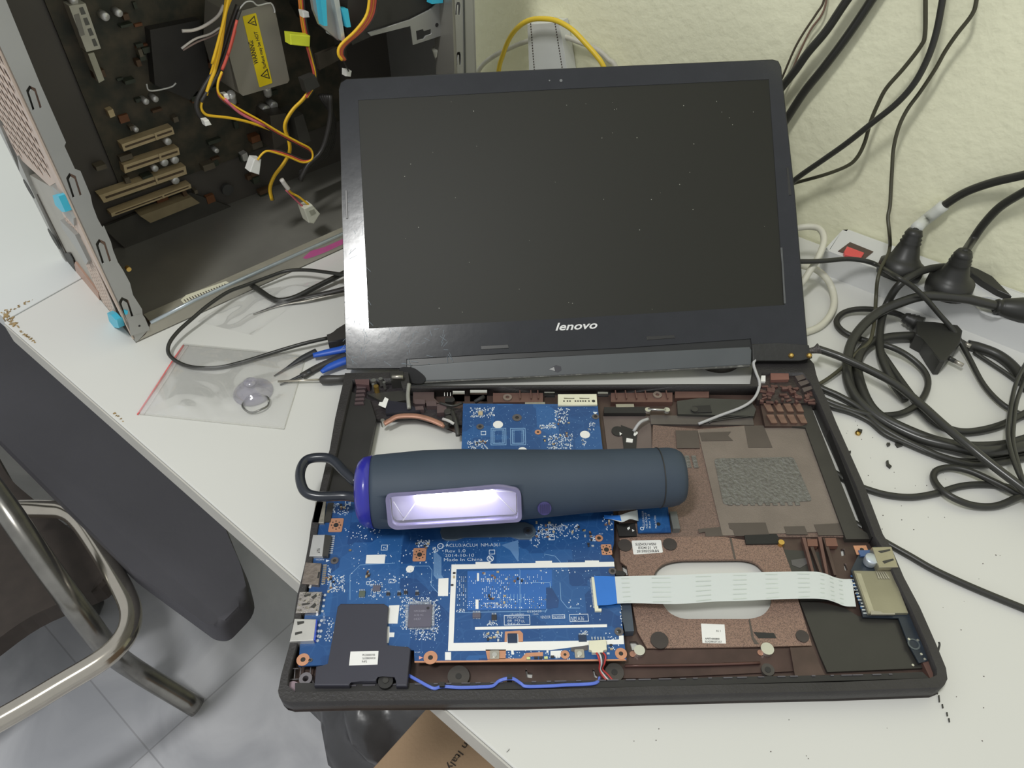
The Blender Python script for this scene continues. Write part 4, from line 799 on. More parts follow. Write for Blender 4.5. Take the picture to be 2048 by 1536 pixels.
# ================================================================ computer tower
AT = R3(41); TD = Vector((math.cos(AT), math.sin(AT), 0)); TG = Vector((-math.sin(AT), math.cos(AT), 0))
C0 = P(272, 686, DZ)
S = Frame(C0, TD, (0, 0, 1))                 # open side, normal towards the room
if S.n.dot(TG) > 0: S = Frame(C0, TD, (0, 0, 1)); S.n = -S.n
S.n = -TG
G = Frame(C0, -TG, (0, 0, 1)); G.n = -TD     # front face (grille), local u measured backwards from the corner
G.ux = TG
TW, TDp, TH = 0.165, 0.400, 0.42
tower = thing('computer_tower', 'grey steel computer tower with its side off, dusty board and loose wires inside', 'computer tower', C0 + TD * .2 + TG * .08)
steel = M('galvanised steel', (168, 168, 164), .4, metal=.45, var=.07, vs=14, k=1.05)
steel_d = M('steel inside', (150, 148, 140), .35, metal=.45, var=.15, vs=12, k=1.0)
rosy = M('rosy grille', (196, 178, 164), .45, metal=.2, var=.08, vs=30, k=1.1)
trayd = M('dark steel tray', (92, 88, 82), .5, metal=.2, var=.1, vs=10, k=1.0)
boardd = M('dusty board', (84, 76, 60), .6, col2=(50, 52, 42), thr=(.35,.65), vs=60, k=1)
cyan = M('cyan clip', (60, 178, 205), .4, var=.04, k=1.2)
tan = M('tan slot', (196, 176, 136), .5, var=.1, vs=80, k=1.1)
alu = M('aluminium cap', (206, 206, 202), .3, metal=.4, var=.05)
# side flange (front post) with its U-shaped cuts
fl_pts = [(272,686),(0,99),(-60,-30),(0,-30),(12,0),(80,167),(132,285),(129,292),(150,338),(161,342),(181,390),(185,410),(195,437),(205,455),(208,452),(222,484),(226,500),(236,525),(246,540),(260,566),(266,590),(284,618),(287,640),(300,656)]
def ushape(x, y, L_=44, w=17, t=5):
    """an inverted U of slots following the post"""
    sx = .43
    pts = []
    def q(u, v): return (x + u + v * sx, y + v)
    outer = [q(-w/2 - 6, L_), q(-w/2 - 2, 4), q(0, -6), q(w/2 + 2, 0), q(w/2 - 2, L_ - 6)]
    inn = [q(w/2 - 2 - t, L_ - 4), q(w/2 - 3, 6), q(0, 1), q(-w/2 + 2.5, 8), q(-w/2 - 6 + t, L_ - 2)]
    return outer + inn
us = [hpx(ushape(x, y), 0, S) for x, y in ((61,177),(141,352),(200,484),(246,600))]
plate('front_post', hpx(fl_pts, 0, S), -.0012, 0, steel, tower, fr=S, uv=True, holes=us)
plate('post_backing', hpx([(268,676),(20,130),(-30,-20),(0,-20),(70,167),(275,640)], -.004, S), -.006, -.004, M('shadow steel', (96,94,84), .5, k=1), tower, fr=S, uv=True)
plate('corner_bracket', [(262,672),(256,640),(263,634),(284,628),(290,636),(300,660)], 0, .0008, steel, tower, fr=S)
disc('screw_hole', 279, 652, 2.2, .0008, .001, blk, tower, fr=S)
# bottom pan and rail
_px = G.px
def _clamp(x, y, h=0.0):
    u, v = _px(x, y, h); return (min(max(u, 0), TW + .012), min(v, TH))
G.px = _clamp
B_ = Frame(C0, TD, TG); B_.n = Vector((0, 0, 1)); B_.uy = TG
plate('bottom_pan', [(0, 0), (TDp, 0), (TDp, TW), (0, TW)], 0, .0012, steel_d, tower, B_, uv=True)
plate('bottom_rail', [(0, 0), (TDp, 0), (TDp, .017), (.06, .015), (.018, .012), (.010, .004)], -.0012, 0, M('rail beige grey', (172,168,156), .42, metal=.25, var=.08, vs=14, k=1.05), tower, fr=S, uv=True)
tube('rail_lip', [S.w(.018, .0125, -.001), S.w(.06, .0155, -.001), S.w(TDp, .0172, -.001)], .0016, M('lip blue grey', (176,186,190), .3, metal=.4, k=1.1), tower, n=1)
plate('pan_ridge', [(.02, .010), (TDp - .02, .010), (TDp - .02, .026), (.02, .026)], .0012, .006, M('pan rim beige', (170,166,150), .45, metal=.2, k=1.05), tower, B_, uv=True)
B2 = Frame(C0 + Vector((0,0,.0062)), TD, TG); B2.uy = TG; B2.n = Vector((0,0,1))
st5 = plate('serial_sticker', [(361,600),(372,590),(452,562),(462,568),(456,577),(372,611)], 0, .0004, cream, tower, fr=B2)
for k in range(16): box('bar_mark', 370 + k * 5.4, 601 - k * 2.1, 2, 6, .0004, .0005, tape_d, st5, fr=B2)
plate('marker_scrawl', [(606,516),(622,502),(650,494),(686,478),(686,488),(652,504),(626,514),(612,518)], .0001, .0003, M('magenta marker', (208, 96, 160), .6, var=.05, k=1.15), tower, fr=S, label='magenta marker scrawl')
# motherboard tray, rear post, back wall, top
IN = -.150
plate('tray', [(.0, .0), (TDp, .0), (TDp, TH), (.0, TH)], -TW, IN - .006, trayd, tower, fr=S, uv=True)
plate('back_panel', [(0, 0), (TW, 0), (TW, TH), (0, TH)], -TDp, -TDp + .0015, steel, tower, fr=G, uv=True)
plate('top_panel', [(0, 0), (TDp, 0), (TDp, TW), (0, TW)], TH, TH + .0012, steel, tower, B_, uv=True)
plate('rear_post', hpx([(903,-40),(948,-40),(953,146),(960,420),(925,420),(915,146)], 0, S), -.0012, .0, steel, tower, fr=S, uv=True, holes=[hpx([(912,10),(914,4),(919,4),(921,10),(920,30),(917,30),(917,10),(915,10),(914,30),(911,30)], 0, S), hpx([(913,110),(915,104),(920,104),(922,110),(922,130),(919,130),(918,110),(916,110),(915,130),(913,130)], 0, S)])
plate('post_fold', [(926,-40),(929,-40),(932,146),(936,420),(933,420),(929,146)], 0, .0006, M('fold dark', (80,82,80), .5, k=1), tower, fr=S)
plate('rear_post_inner', [(903,-40),(908,-40),(925,420),(917,420)], -.03, .0, steel_d, tower, fr=S)
# front face: grille panels
def grille(name, poly, pitch, r, mat, sy=1.0, rot=0):
    uv = toUV(G, poly, 0); xs = [p[0] for p in uv]; ys = [p[1] for p in uv]
    def inside(x, y, mrg):
        c = True; n = len(uv); sgn = None
        j = n - 1; res = False
        for i in range(n):
            if (uv[i][1] > y) != (uv[j][1] > y) and x < (uv[j][0] - uv[i][0]) * (y - uv[i][1]) / (uv[j][1] - uv[i][1]) + uv[i][0]: res = not res
            j = i
        if not res: return False
        for i in range(n):
            a = Vector(uv[i - 1]); b = Vector(uv[i]); d = b - a; t = max(0, min(1, (Vector((x, y)) - a).dot(d) / d.dot(d)))
            if (a + d * t - Vector((x, y))).length < mrg: return False
        return True
    hs = []; row = 0; y = min(ys)
    while y < max(ys):
        x = min(xs) + (pitch / 2 if row % 2 else 0)
        while x < max(xs):
            if inside(x, y, r * 1.35): hs.append([(x + r * math.cos(k * math.pi / 3), y + r * sy * math.sin(k * math.pi / 3)) for k in range(6)])
            x += pitch
        y += pitch * .87 * sy; row += 1
    plate(name, uv, -.001, .0, mat, tower, fr=G, uv=True, holes=hs)
gp = [(0,91),(73,255),(112,346),(110,366),(99,372),(60,336),(34,312),(-10,225),(-50,130),(-60,-30)]
grille('grille', gp, .0120, .0056, rosy)
grille('grille_strip', [(128,418),(140,424),(236,632),(228,640),(206,606),(124,426)], .0062, .0026, rosy)
frontm = M('front steel', (166,162,152), .4, metal=.3, var=.1, vs=25, k=1.05)
plate('front_panel', [(.001,.001),(TW,.001),(TW,TH),(.001,TH)], -.012, -.008, M('dark inner front', (110,86,72), .5, metal=.2, var=.2, vs=40, k=1), tower, fr=G, uv=True)
plate('front_lower', [(99,372),(112,366),(124,420),(206,606),(228,640),(243,650),(268,684),(118,548),(60,420),(34,340),(60,350)], -.006, -.001, frontm, tower, fr=G)
plate('side_frame', [(0,300),(34,312),(60,372),(120,500),(150,560),(118,546),(0,325),(-60,200),(-120,60),(-90,40)], -.006, .002, steel, tower, fr=G)
plate('corner_fold', [(0,91),(272,686),(268,682),(122,392),(-5,94)], -.001, .0012, rosy, tower, fr=G)
plate('copper_reflection', [(122,520),(150,524),(196,585),(200,606),(150,562)], -.001, .0006, M('painted copper reflection', (176,142,124), .4, metal=.3, k=1.05), tower, fr=G)  # copper reflection on the front steel, painted as a thin plate
for q in ([(104,372),(120,386),(150,440),(148,452),(128,428),(112,400)],[(120,440),(150,470),(176,522),(172,530),(150,494),(124,456)]): plate('front_rib', q, -.001, .003, steel, tower, fr=G)
for x, y, r in ((57,378,2.6),(107,478,2.8)): disc('front_hole', x, y, r, .002, .0024, M('hole dark', (60,60,56), .6, k=1), tower, fr=G)
plate('front_recess', [(118,500),(138,506),(146,520),(124,534),(116,520)], .0, .0008, M('hole dark', (60,60,56)), tower, fr=G)
for q in ([(105,391),(112,390),(126,403),(131,424),(124,424),(110,410)],[(214,626),(222,630),(232,641),(241,648),(238,656),(226,655),(218,642)]): plate('cyan_clip', q, .001, .006, cyan, tower, fr=G, label='cyan plastic clip')
plate('cyan_clip', [(248,620),(256,622),(255,629),(250,629)], 0, .001, cyan, tower, fr=S, label='cyan plastic clip')
# motherboard in the tower
S2 = Frame(S.o, S.ux, S.uy); S2.n = S.n; S2.ux = S.ux; S2.uy = S.uy
MBH = IN
plate('main_board', [(.07, .05), (.33, .05), (.33, .36), (.07, .36)], IN - .005, IN - .003, boardd, tower, fr=S2, uv=True, label='dusty brown main board')
def tp(name, q, t, mat, **k): return plate(name, q, MBH - .003, MBH - .003 + t, mat, tower, fr=S2, **k)
for q in ([(243,289),(345,254),(349,268),(248,303)],[(247,331),(357,295),(360,309),(250,347)],[(198,391),(371,332),(374,348),(208,406)],[(222,427),(381,368),(383,376),(224,434)]):
    s = tp('expansion_slot', q, .011, tan)
    a, b, c, d = [Vector(v) for v in q]; g0 = a.lerp(d, .38).lerp(b.lerp(c, .38), .05); g1 = a.lerp(d, .38).lerp(b.lerp(c, .38), .97); g2 = a.lerp(d, .62).lerp(b.lerp(c, .62), .97); g3 = a.lerp(d, .62).lerp(b.lerp(c, .62), .05)
    plate('slot_groove', [tuple(v) for v in (g0, g1, g2, g3)], MBH + .008, MBH + .0084, M('groove', (92,76,56), .6, k=1), s, fr=S2)
    e = a.lerp(b, .64); f = d.lerp(c, .64); plate('slot_key', [(e.x, e.y), (e.x + 4, e.y - 1), (f.x + 4, f.y - 1), (f.x, f.y)], MBH + .0084, MBH + .009, tan, s, fr=S2)
tp('tan_riser', [(280,432),(383,394),(400,406),(301,446)], .014, M('riser tan', (150,136,104), .6, k=1))
tp('dark_card', [(205,455),(380,385),(480,420),(440,470),(297,540)], .004, M('card dark', (74,72,66), .4, k=1))
for x, y, r in ((239,27,8),(212,34,9),(293,204,6.5),(312,199,6.5),(273,260,5.5),(337,284,7.5),(330,326,8),(351,321,8),(377,164,6),(533,221,9),(549,212,8),(434,302,5),(149,2,9),(311,338,7),(352,362,8)):
    p = S2.pw(x, y, MBH + .008); a = S2.pw(x + r, y, MBH + .008); rr = (a - p).length
    revolve('capacitor', p - S2.n * .011, p, [(0, rr), (.9, rr), (1, rr * .85)], alu, tower, 16)
disc('round_chip', 456, 380, 11, MBH - .003, MBH + .001, M('rc', (70,70,68), .4), tower, fr=S2)
q_ = tp('disk_label', [(138,12),(171,7),(202,97),(173,104)], .014, M('label dim', (196,194,178), .5, k=1.0), label='pale label on the upper card')
for k in range(4): plate('label_print', [(158+k*8.5,16+k*21),(166+k*8,14+k*21),(172+k*8,28+k*21),(163+k*8.5,30+k*21)], MBH + .011, MBH + .0113, M('label dark', (96,96,90), .6), tower, fr=S2)
plate('label_patch', [(148,30),(158,27),(170,70),(160,73)], MBH + .011, MBH + .0113, M('label grey', (130,128,120), .6), tower, fr=S2)
tp('memory_label', [(176,108),(188,105),(209,160),(198,166)], .014, M('label dim2', (170,168,150), .5))
tube('wire_clip', [S2.pw(293,168,-.12), S2.pw(297,180,-.12), S2.pw(312,181,-.12), S2.pw(342,174,-.12), S2.pw(352,166,-.12)], .0008, alu, tower, sides=6)
tp('white_header', [(215,222),(226,218),(231,232),(221,236)], .008, tan); tp('white_header', [(484,310),(494,305),(498,320),(488,323)], .008, alu)
for x, y in ((297,537),(337,519),(430,462),(463,449)):
    disc('rivet', x, y, 5, IN - .006, IN - .003, alu, tower, fr=Frame(C0, TD, (0,0,1)) if False else S2)
disc('gold_screw', 258, 539, 5, -.02, -.016, brass, tower, fr=S)
rg = random.Random(4)
for k in range(70):
    x = rg.uniform(190, 560); y = rg.uniform(10, 400)
    c = rg.choice([M('tchip1', (92,70,50), .6, k=1), M('tchip2', (60,66,54), .5, k=1), M('tchip3', (104,96,80), .5, k=1), M('tchip4', (120,76,46), .5, k=1)])
    box('board_part', x, y, rg.uniform(6, 26), rg.uniform(5, 16), MBH - .003, MBH + rg.uniform(.0, .007), c, tower, fr=S2)
tp('fan_housing', [(300,60),(400,40),(420,150),(380,200),(310,170)], .012, M('fan dark', (56,54,50), .6, k=1))
tp('plate_panel', [(540,232),(572,226),(580,280),(548,300)], .03, M('pp', (100,94,86), .4, metal=.3, k=1)); tp('plate_panel', [(588,236),(606,228),(622,282),(600,290)], .03, M('pp2', (110,108,100), .4, metal=.3, k=1))
# metal cover with warning label
HC = IN + .075
cov = plate('power_cover', [(463,28),(474,24),(540,6),(549,14),(579,160),(575,166),(486,192),(478,185),(458,110)], HC - .05, HC, M('cover grey', (150,146,134), .42, metal=.3, var=.05, vs=8, k=1.0), tower, fr=S2, label='grey metal cover')
tube('cover_wire', [S2.pw(*p, HC + .001) for p in ((474,24),(482,14),(492,4),(505,3),(516,11),(541,6),(549,20),(549,26))], .0008, alu, cov, sides=6, n=3)
lab = plate('warning_label', [(485,33),(512,26),(545,166),(519,175)], HC, HC + .0004, M('yellow label', (214, 190, 20), .5, var=.03, k=1.25), cov, fr=S2, r=.001, label='yellow warning label')
text('warning_text', 'WARNING:', (517,127), (505,80), 9, blk, lab, fr=S2, h=HC + .0004, bold=.02); text('warning_text', 'Surface may be HOT', (533,136), (514,62), 6.5, blk, lab, fr=S2, h=HC + .0004, bold=.015)
for x, y in ((504, 43), (530, 149)):
    o = [(x - 9, y + 3), (x + 5, y - 12), (x + 10, y + 9)]; cx = sum(a[0] for a in o) / 3; cy = sum(a[1] for a in o) / 3
    i = [(cx + (a - cx) * .72, cy + (b - cy) * .72) for a, b in o]
    plate('warning_triangle', hpx(o, HC + .0006, S2), HC + .0004, HC + .0006, blk, lab, fr=S2, uv=True, holes=[hpx(i, HC + .0006, S2)])
    plate('warning_mark', [(cx - 4, cy + 1.5), (cx + 3, cy - 1), (cx + 3, cy + 1), (cx - 4, cy + 2.5)], HC + .0004, HC + .0006, blk, lab, fr=S2)
for x, y in ((533, 180), (462, 196)): tube('cover_foot', [S2.pw(x, y - 8, HC - .02), S2.pw(x + 3, y + 8, HC - .03)], .004, alu, cov)
# drive bay upper right
DB = -.02
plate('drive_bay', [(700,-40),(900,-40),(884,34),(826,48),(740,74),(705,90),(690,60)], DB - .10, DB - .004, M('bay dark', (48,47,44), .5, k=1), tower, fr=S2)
plate('bay_plate', [(620,-30),(668,-30),(686,80),(678,82),(640,50),(628,20)], DB - .004, DB, steel, tower, fr=S2); plate('bay_fold', [(662,-30),(674,-30),(690,78),(684,82)], DB - .02, DB + .006, M('fold bright', (190,196,196), .3, metal=.5), tower, fr=S2)
for q in ([(640,-10),(652,-8),(655,52),(648,52)],[(684,18),(696,18),(702,54),(694,55)],[(864,-10),(886,-10),(886,6),(864,8)]): plate('cyan_clip', q, DB, DB + .008, cyan, tower, fr=S2, label='cyan plastic clip')
plate('bay_bracket', hpx([(737,66),(820,40),(860,20),(882,0),(896,-10),(896,28),(880,36),(881,72),(826,90),(821,52),(742,72)], DB, S2), DB - .002, DB, steel, tower, fr=S2, uv=True, holes=[hpx([(832,62),(846,58),(848,62),(862,58),(863,68),(852,72),(848,78),(834,81)], DB, S2)])
disc('screw_hole', 874, 50, 3, DB, DB + .0004, blk, tower, fr=S2)
# loose wires and plugs
def tw(pts, r, col, name='wire', h=-.07):
    return tube(name, [S2.pw(p[0], p[1], p[2] if len(p) > 2 else h) for p in pts], r, col, tower, sides=8, n=4)
yel = M('wire yellow', (228, 182, 40), .4, var=.04, k=1.15); red = M('wire red', (196, 84, 70), .4, var=.04, k=1.15); bk = M('wire black', (58,56,54), .4, k=1); pk = M('wire pink', (206, 104, 118), .4, k=1.1); whw = M('wire white', (205,200,192), .4, k=1.1); org = M('wire orange', (206,120,50), .4, k=1.1)
tw([(454,-20),(447,40),(438,80),(430,120),(418,160),(407,192),(402,214),(410,228),(425,232),(460,236),(500,245),(548,262),(572,272)], .0013, yel)
tw([(468,-20),(452,20),(446,60),(440,100),(430,140),(422,160),(412,190)], .0016, yel, h=-.066)
tw([(460,-20),(450,30),(436,85),(424,128)], .0013, yel, h=-.062)
tw([(476,10),(462,50),(446,100),(428,142),(405,180),(393,208),(400,232),(412,240)], .0022, bk)
tw([(480,20),(466,60),(450,110),(434,150),(414,184),(402,204)], .0016, bk, h=-.066)
tw([(470,60),(462,90),(452,120),(444,140)], .0014, red, h=-.06); tw([(474,40),(464,80),(456,110)], .0012, red, h=-.058)
for d, c in ((0, red), (3, bk), (-3, yel)):
    tw([(444,146+d),(436,168+d),(437,188+d),(452,204+d),(480,222+d),(520,244+d),(560,268+d),(598,288+d),(622,302+d),(624,318),(606,322-d),(580,312-d),(556,304-d),(535,302),(524,308),(515,320)], .0010, c if d != 0 else red, h=-.045 - d * .0006)
tw([(450,198),(480,226),(530,252)], .0012, pk, h=-.042)
plate('white_plug', [(509,318),(523,319),(519,350),(500,344)], -.055, -.045, M('plug white', (222,222,214), .45, k=1.2), tower, fr=S2, bevel=.001)
for q in ([(448,190),(456,188),(460,198),(452,203)],[(408,242),(418,240),(424,250),(412,253)],[(605,22),(618,24),(620,35),(608,36)],[(692,140),(704,142),(702,154),(692,153)]): plate('white_plug', q, -.05, -.043, MATS['plug white'], tower, fr=S2, bevel=.001)
plate('yellow_plug', [(580,68),(621,72),(620,94),(582,90)], -.055, -.045, M('plug yellow', (214,222,60), .45, k=1.15), tower, fr=S2, bevel=.001)
for k, (c, d) in enumerate(((org,0),(red,5),(bk,9),(yel,2))):
    tw([(597+d,-20),(601+d,27),(606+d,60),(610+d,72)], .0012, c, h=-.055)
    if k < 3: tw([(614+d*.6,94),(621+d*.6,120),(628+d*.5,150),(624+d*.5,175),(612+d*.4,195)], .0012, (red, yel, bk)[k], h=-.052)
for d in (0, 4, 8): tw([(626+d*.4,155),(618+d*.4,180),(604+d*.4,200),(586+d*.4,218),(572+d*.4,240),(569+d*.4,258),(577+d*.4,282),(578+d*.4,304),(566+d*.4,328),(548+d*.4,352),(539+d*.4,376),(543+d*.4,400)], .0014, yel if d < 8 else bk, h=-.055 - d*.0004)
plate('tape_wrap', [(606,160),(630,150),(640,172),(614,186)], -.056, -.047, blk2, tower, fr=S2)
plate('black_strap', [(634,110),(690,88),(694,112),(640,140)], -.075, -.070, M('strap', (64,58,48), .6, k=1), tower, fr=S2)
tw([(563,359),(570,370),(582,385),(598,394),(618,410)], .0011, yel, h=-.03); tw([(572,380),(590,398),(608,416)], .0010, pk, h=-.032); tw([(563,359),(572,372),(577,378)], .0022, whw, h=-.028)
plate('white_plug', [(608,418),(625,410),(641,428),(628,448),(618,446)], -.038, -.026, M('plug ivory', (206,206,190), .45, k=1.2), tower, fr=S2, bevel=.0012)
plate('plug_slot', [(618,422),(628,418),(632,426),(622,431)], -.026, -.0256, M('ivory dk', (160,160,144), .5), tower, fr=S2)
for d, c in ((0, red), (4, org), (8, red), (12, bk), (-4, yel)):
    tw([(744+d,-20),(738+d,27),(716+d,60),(684+d*.7,90),(679+d*.6,108),(686+d*.5,120)], .0013, c, h=-.012 - d * .0004)
tw([(686,120,-.013),(692,132,-.03),(697,142,-.043)], .0008, bk)
tw([(447,10),(436,32),(412,50),(388,60),(364,62)], .0014, whw, h=-.08); tw([(440,55),(420,68),(390,78),(363,97)], .0010, whw, h=-.082); tw([(442,60),(424,72),(394,84),(366,100)], .0009, M('wire mauve', (150,132,126), .4), h=-.084)
for k in range(5): tw([(640+k*5,190),(668-k*2,240),(660-k*4,300),(628-k*3,330),(600,345+k*4)], .0026, bk, name='drive_cable', h=-.10 + k * .004)
tube('fan_plug', [S2.pw(872,96,-.03), S2.pw(880,120,-.03)], .0045, MATS['plug ivory'], tower); tube('fan_plug', [S2.pw(882,120,-.03), S2.pw(886,136,-.03)], .0030, MATS['plug white'], tower)
for k in range(3): tw([(876+k*4,134),(874+k*5,146),(878+k*4,150)], .0009, org, h=-.03)
# ================================================================ things behind and beside the laptop
clearf = film('bag film', (240, 240, 236), .10, .12, .06)
bag = thing('zip_bag', 'small clear zip bag with red seal line lying left of the laptop', 'plastic bag', P(450, 775, DZ))
def sheet(name, corners, z, mat, parent, nu=26, nv=20, amp=.0012, seed=0, label=None, base=None):
    """crumpled film spanned between four corners (photo points on the desk)"""
    rg = random.Random(seed); ph = [(rg.uniform(30, 170), rg.uniform(-170, 170), rg.uniform(0, 6.3), rg.uniform(.3, 1)) for _ in range(7)]
    A, B, C_, D = [P(*c, DZ) for c in corners]; bm = bmesh.new(); g = []
    for j in range(nv + 1):
        row = []
        for i in range(nu + 1):
            u, v = i / nu, j / nv; p = (A * (1 - u) + B * u) * (1 - v) + (D * (1 - u) + C_ * u) * v
            e = min(u, 1 - u, v, 1 - v) * 6; e = min(1, e)
            s = sum(w * math.sin(p.x * a + p.y * b + c) for a, b, c, w in ph) / 3
            row.append(bm.verts.new(Vector((p.x, p.y, DZ + z + e * (z * .6 + abs(s) * amp) + (.0004)))))
        g.append(row)
    for j in range(nv):
        for i in range(nu): bm.faces.new((g[j][i], g[j][i + 1], g[j + 1][i + 1], g[j + 1][i]))
    return link(name, bm, mat, parent, True, label)
cs = [(368,690),(612,713),(568,858),(275,828)]
sheet('bag_back', cs, .0001, clearf, bag, amp=.0002, seed=1)
sheet('bag_front', cs, .0016, clearf, bag, amp=.0028, seed=2, nu=40, nv=30)
tube('zip_seal', [P(367,690,DZ+.001), P(345,722,DZ+.0018), P(318,764,DZ+.0014), P(275,829,DZ+.0008)], .0006, M('seal red', (226,92,90), .5, k=1.2), bag, sides=6, label='red zip seal')
tube('zip_track', [P(376,691,DZ+.001), P(355,722,DZ+.0016), P(330,762,DZ+.0014), P(287,829,DZ+.0008)], .0005, film('track film', (226,220,216), .4, .2), bag, sides=6)
for k, (a, b) in enumerate((((275,828),(568,858)),((568,858),(612,713)),((368,690),(612,713)))): tube('bag_edge', [P(*a,DZ+.0006), P((a[0]+b[0])/2,(a[1]+b[1])/2,DZ+.0009), P(*b,DZ+.0006)], .00035, film('edge film', (206,206,198), .5, .2), bag, sides=5)
cup = thing('suction_cup', 'clear suction cup with wire pull ring inside the zip bag', 'suction cup', P(508, 770, DZ))
ca = P(507, 785, DZ + .0006)
revolve('cup', ca, ca + Vector((0, 0, .013)), [(0,.0158),(.05,.0162),(.12,.0158),(.35,.0105),(.6,.0050),(.8,.0040),(.85,.0052),(1,.0048)], film('cup film', (170,166,184), .26, .08, .2), cup, 40)
rc = P(512, 808, DZ + .002); tube('pull_ring', [rc + Vector((math.cos(t * math.pi / 12) * .0105, math.sin(t * math.pi / 12) * .0100, .001 + .0008 * math.sin(t))) for t in range(25)], .0008, M('ring wire', (120,120,116), .3, metal=.7), cup, sides=8, n=1)
cr2 = sheet('crumpled_bag', [(395,645),(480,588),(655,560),(505,672)], .0006, clearf, None, amp=.006, seed=5, nu=40, nv=30)
tag(cr2, 'crumpled clear plastic bag lying against the foot of the computer tower', 'plastic bag')
cabm = M('cable rubber', (50, 50, 46), .38, var=.06, vs=20, k=.95)
cabm2 = M('cable rubber satin', (56, 56, 52), .28, var=.06, vs=20, k=.95)
usb = thing('usb_cable', 'thin black cable looping beside the tower and under the clear zip bag', 'cable', P(450, 640, DZ))
tube('cord', Z([(700,551,.004),(685,549,.004),(657,545,.002),(612,540,-.001),(573,542,-.003),(534,555,-.003),(493,570,-.002),(456,584,.0),(417,610,.0),(386,636,-.002),(357,662,-.004),(339,686,-.006),(337,706,-.009),(352,722,-.011),(378,733,-.0115),(409,736,-.0115),(443,734,-.0115),(482,725,-.0112),(534,709,-.010),(573,697,-.008),(612,686,-.006),(656,676,-.006)]), .0017, cabm, usb, sides=10)
plate('usb_plug', [(653,668),(670,665),(672,657),(700,640),(702,672),(676,680),(656,684)], -.011, -.002, plastic_black, usb, bevel=.0015)
hc = thing('thick_cable', 'thick black cable end with a ball tip bent in a V behind the laptop', 'cable', P(560, 590, DZ))
tube('cord', Z([(492,562,-.008),(521,582,-.009),(542,596,-.010),(562,601,-.010),(592,594,-.009),(638,571,-.007),(700,540,-.004)]), .0026, cabm, hc, sides=12)
revolve('ball_tip', P(481,560,-.008), P(500,563,-.008), [(0,.001),(.15,.003),(.5,.0042),(.85,.003),(1,.001)], cabm, hc, 16)
tw_ = thing('tweezers', 'long pointed black tweezers lying behind the laptop lid', 'tweezers', P(600, 600, DZ))
tube('arm', Z([(506,628,-.0125),(560,608,-.011),(602,596,-.009),(660,584,-.006),(700,574,-.005)]), [.0003,.0012,.002,.0026,.003], plastic_black, tw_, flat=.5); tube('arm', Z([(506,629,-.0127),(560,611,-.012),(612,601,-.010),(660,590,-.009),(700,580,-.009)]), [.0003,.0009,.0013,.0016,.0018], metal2, tw_, flat=.5)
blue = M('blue grip', (40, 86, 182), .4, var=.05, k=1.15)
pl = thing('pliers', 'pliers with blue sleeved handles poking out behind the laptop corner', 'pliers', P(660, 725, DZ))
tube('handle', Z([(626,711,-.008),(650,706,-.008),(690,698,-.007),(730,690,-.007)]), [.0024,.0034,.0040,.0042], blue, pl, flat=.7, sides=14); tube('handle', Z([(643,744,-.008),(660,734,-.008),(690,722,-.007),(730,712,-.007)]), [.0020,.0036,.0040,.0042], blue, pl, flat=.7, sides=14)
tube('handle_liner', Z([(604,752,-.011),(640,732,-.011),(700,706,-.010)]), .0034, plastic_black, pl, flat=.6)
kn = thing('cutters', 'black handled cutters lying between the zip bag and the blue pliers', 'cutters', P(600, 722, DZ))
tube('handle', Z([(548,752,-.0128),(575,735,-.012),(605,716,-.010),(633,702,-.009)]), [.0006,.0014,.0030,.0032], M('dk handle', (50,52,54), .45, k=1), kn, flat=.6)
tube('handle', Z([(560,770,-.0128),(600,752,-.011),(622,742,-.010)]), [.0006,.0016,.0028], M('dk handle', (50,52,54), .45, k=1), kn, flat=.6)
sd = thing('screwdriver', 'small screwdriver with thin steel shaft and black handle beside the laptop hinge', 'screwdriver', P(640, 760, DZ))
tube('shaft', Z([(556,763,-.011),(600,761,-.010),(643,759,-.009)]), .0009, M('shaft steel', (176,170,156), .3, metal=.8), sd, n=1); revolve('handle', P(640,760,-.009), P(700,757,-.008), [(0,.0022),(.06,.0036),(.3,.0040),(.6,.0034),(1,.0036)], plastic_black, sd, 18)
tr = thing('tape_roll', 'roll of dark tape with cream core edge under the laptop hinge', 'tape roll', P(1432, 716, DZ))
tc_ = P(1432, 712, DZ)
def ringsolid(name, c, r1, r0, z0, z1, mat, parent, label=None, n=48):
    bm = bmesh.new(); rr = [[bm.verts.new(c + Vector((r * math.cos(2*math.pi*k/n), r * math.sin(2*math.pi*k/n), z))) for k in range(n)] for r, z in ((r1,z0),(r1,z1),(r0,z1),(r0,z0))]
    for a in range(4):
        for k in range(n): bm.faces.new((rr[a][k], rr[a][(k+1)%n], rr[(a+1)%4][(k+1)%n], rr[(a+1)%4][k]))
    return link(name, bm, mat, parent, False, label)
ringsolid('tape', tc_, .0215, .0172, .0, .0085, M('tape brown black', (58,54,48), .4, k=1), tr); ringsolid('core', tc_, .0172, .0145, .0, .0086, cream, tr, label='cream cardboard core')
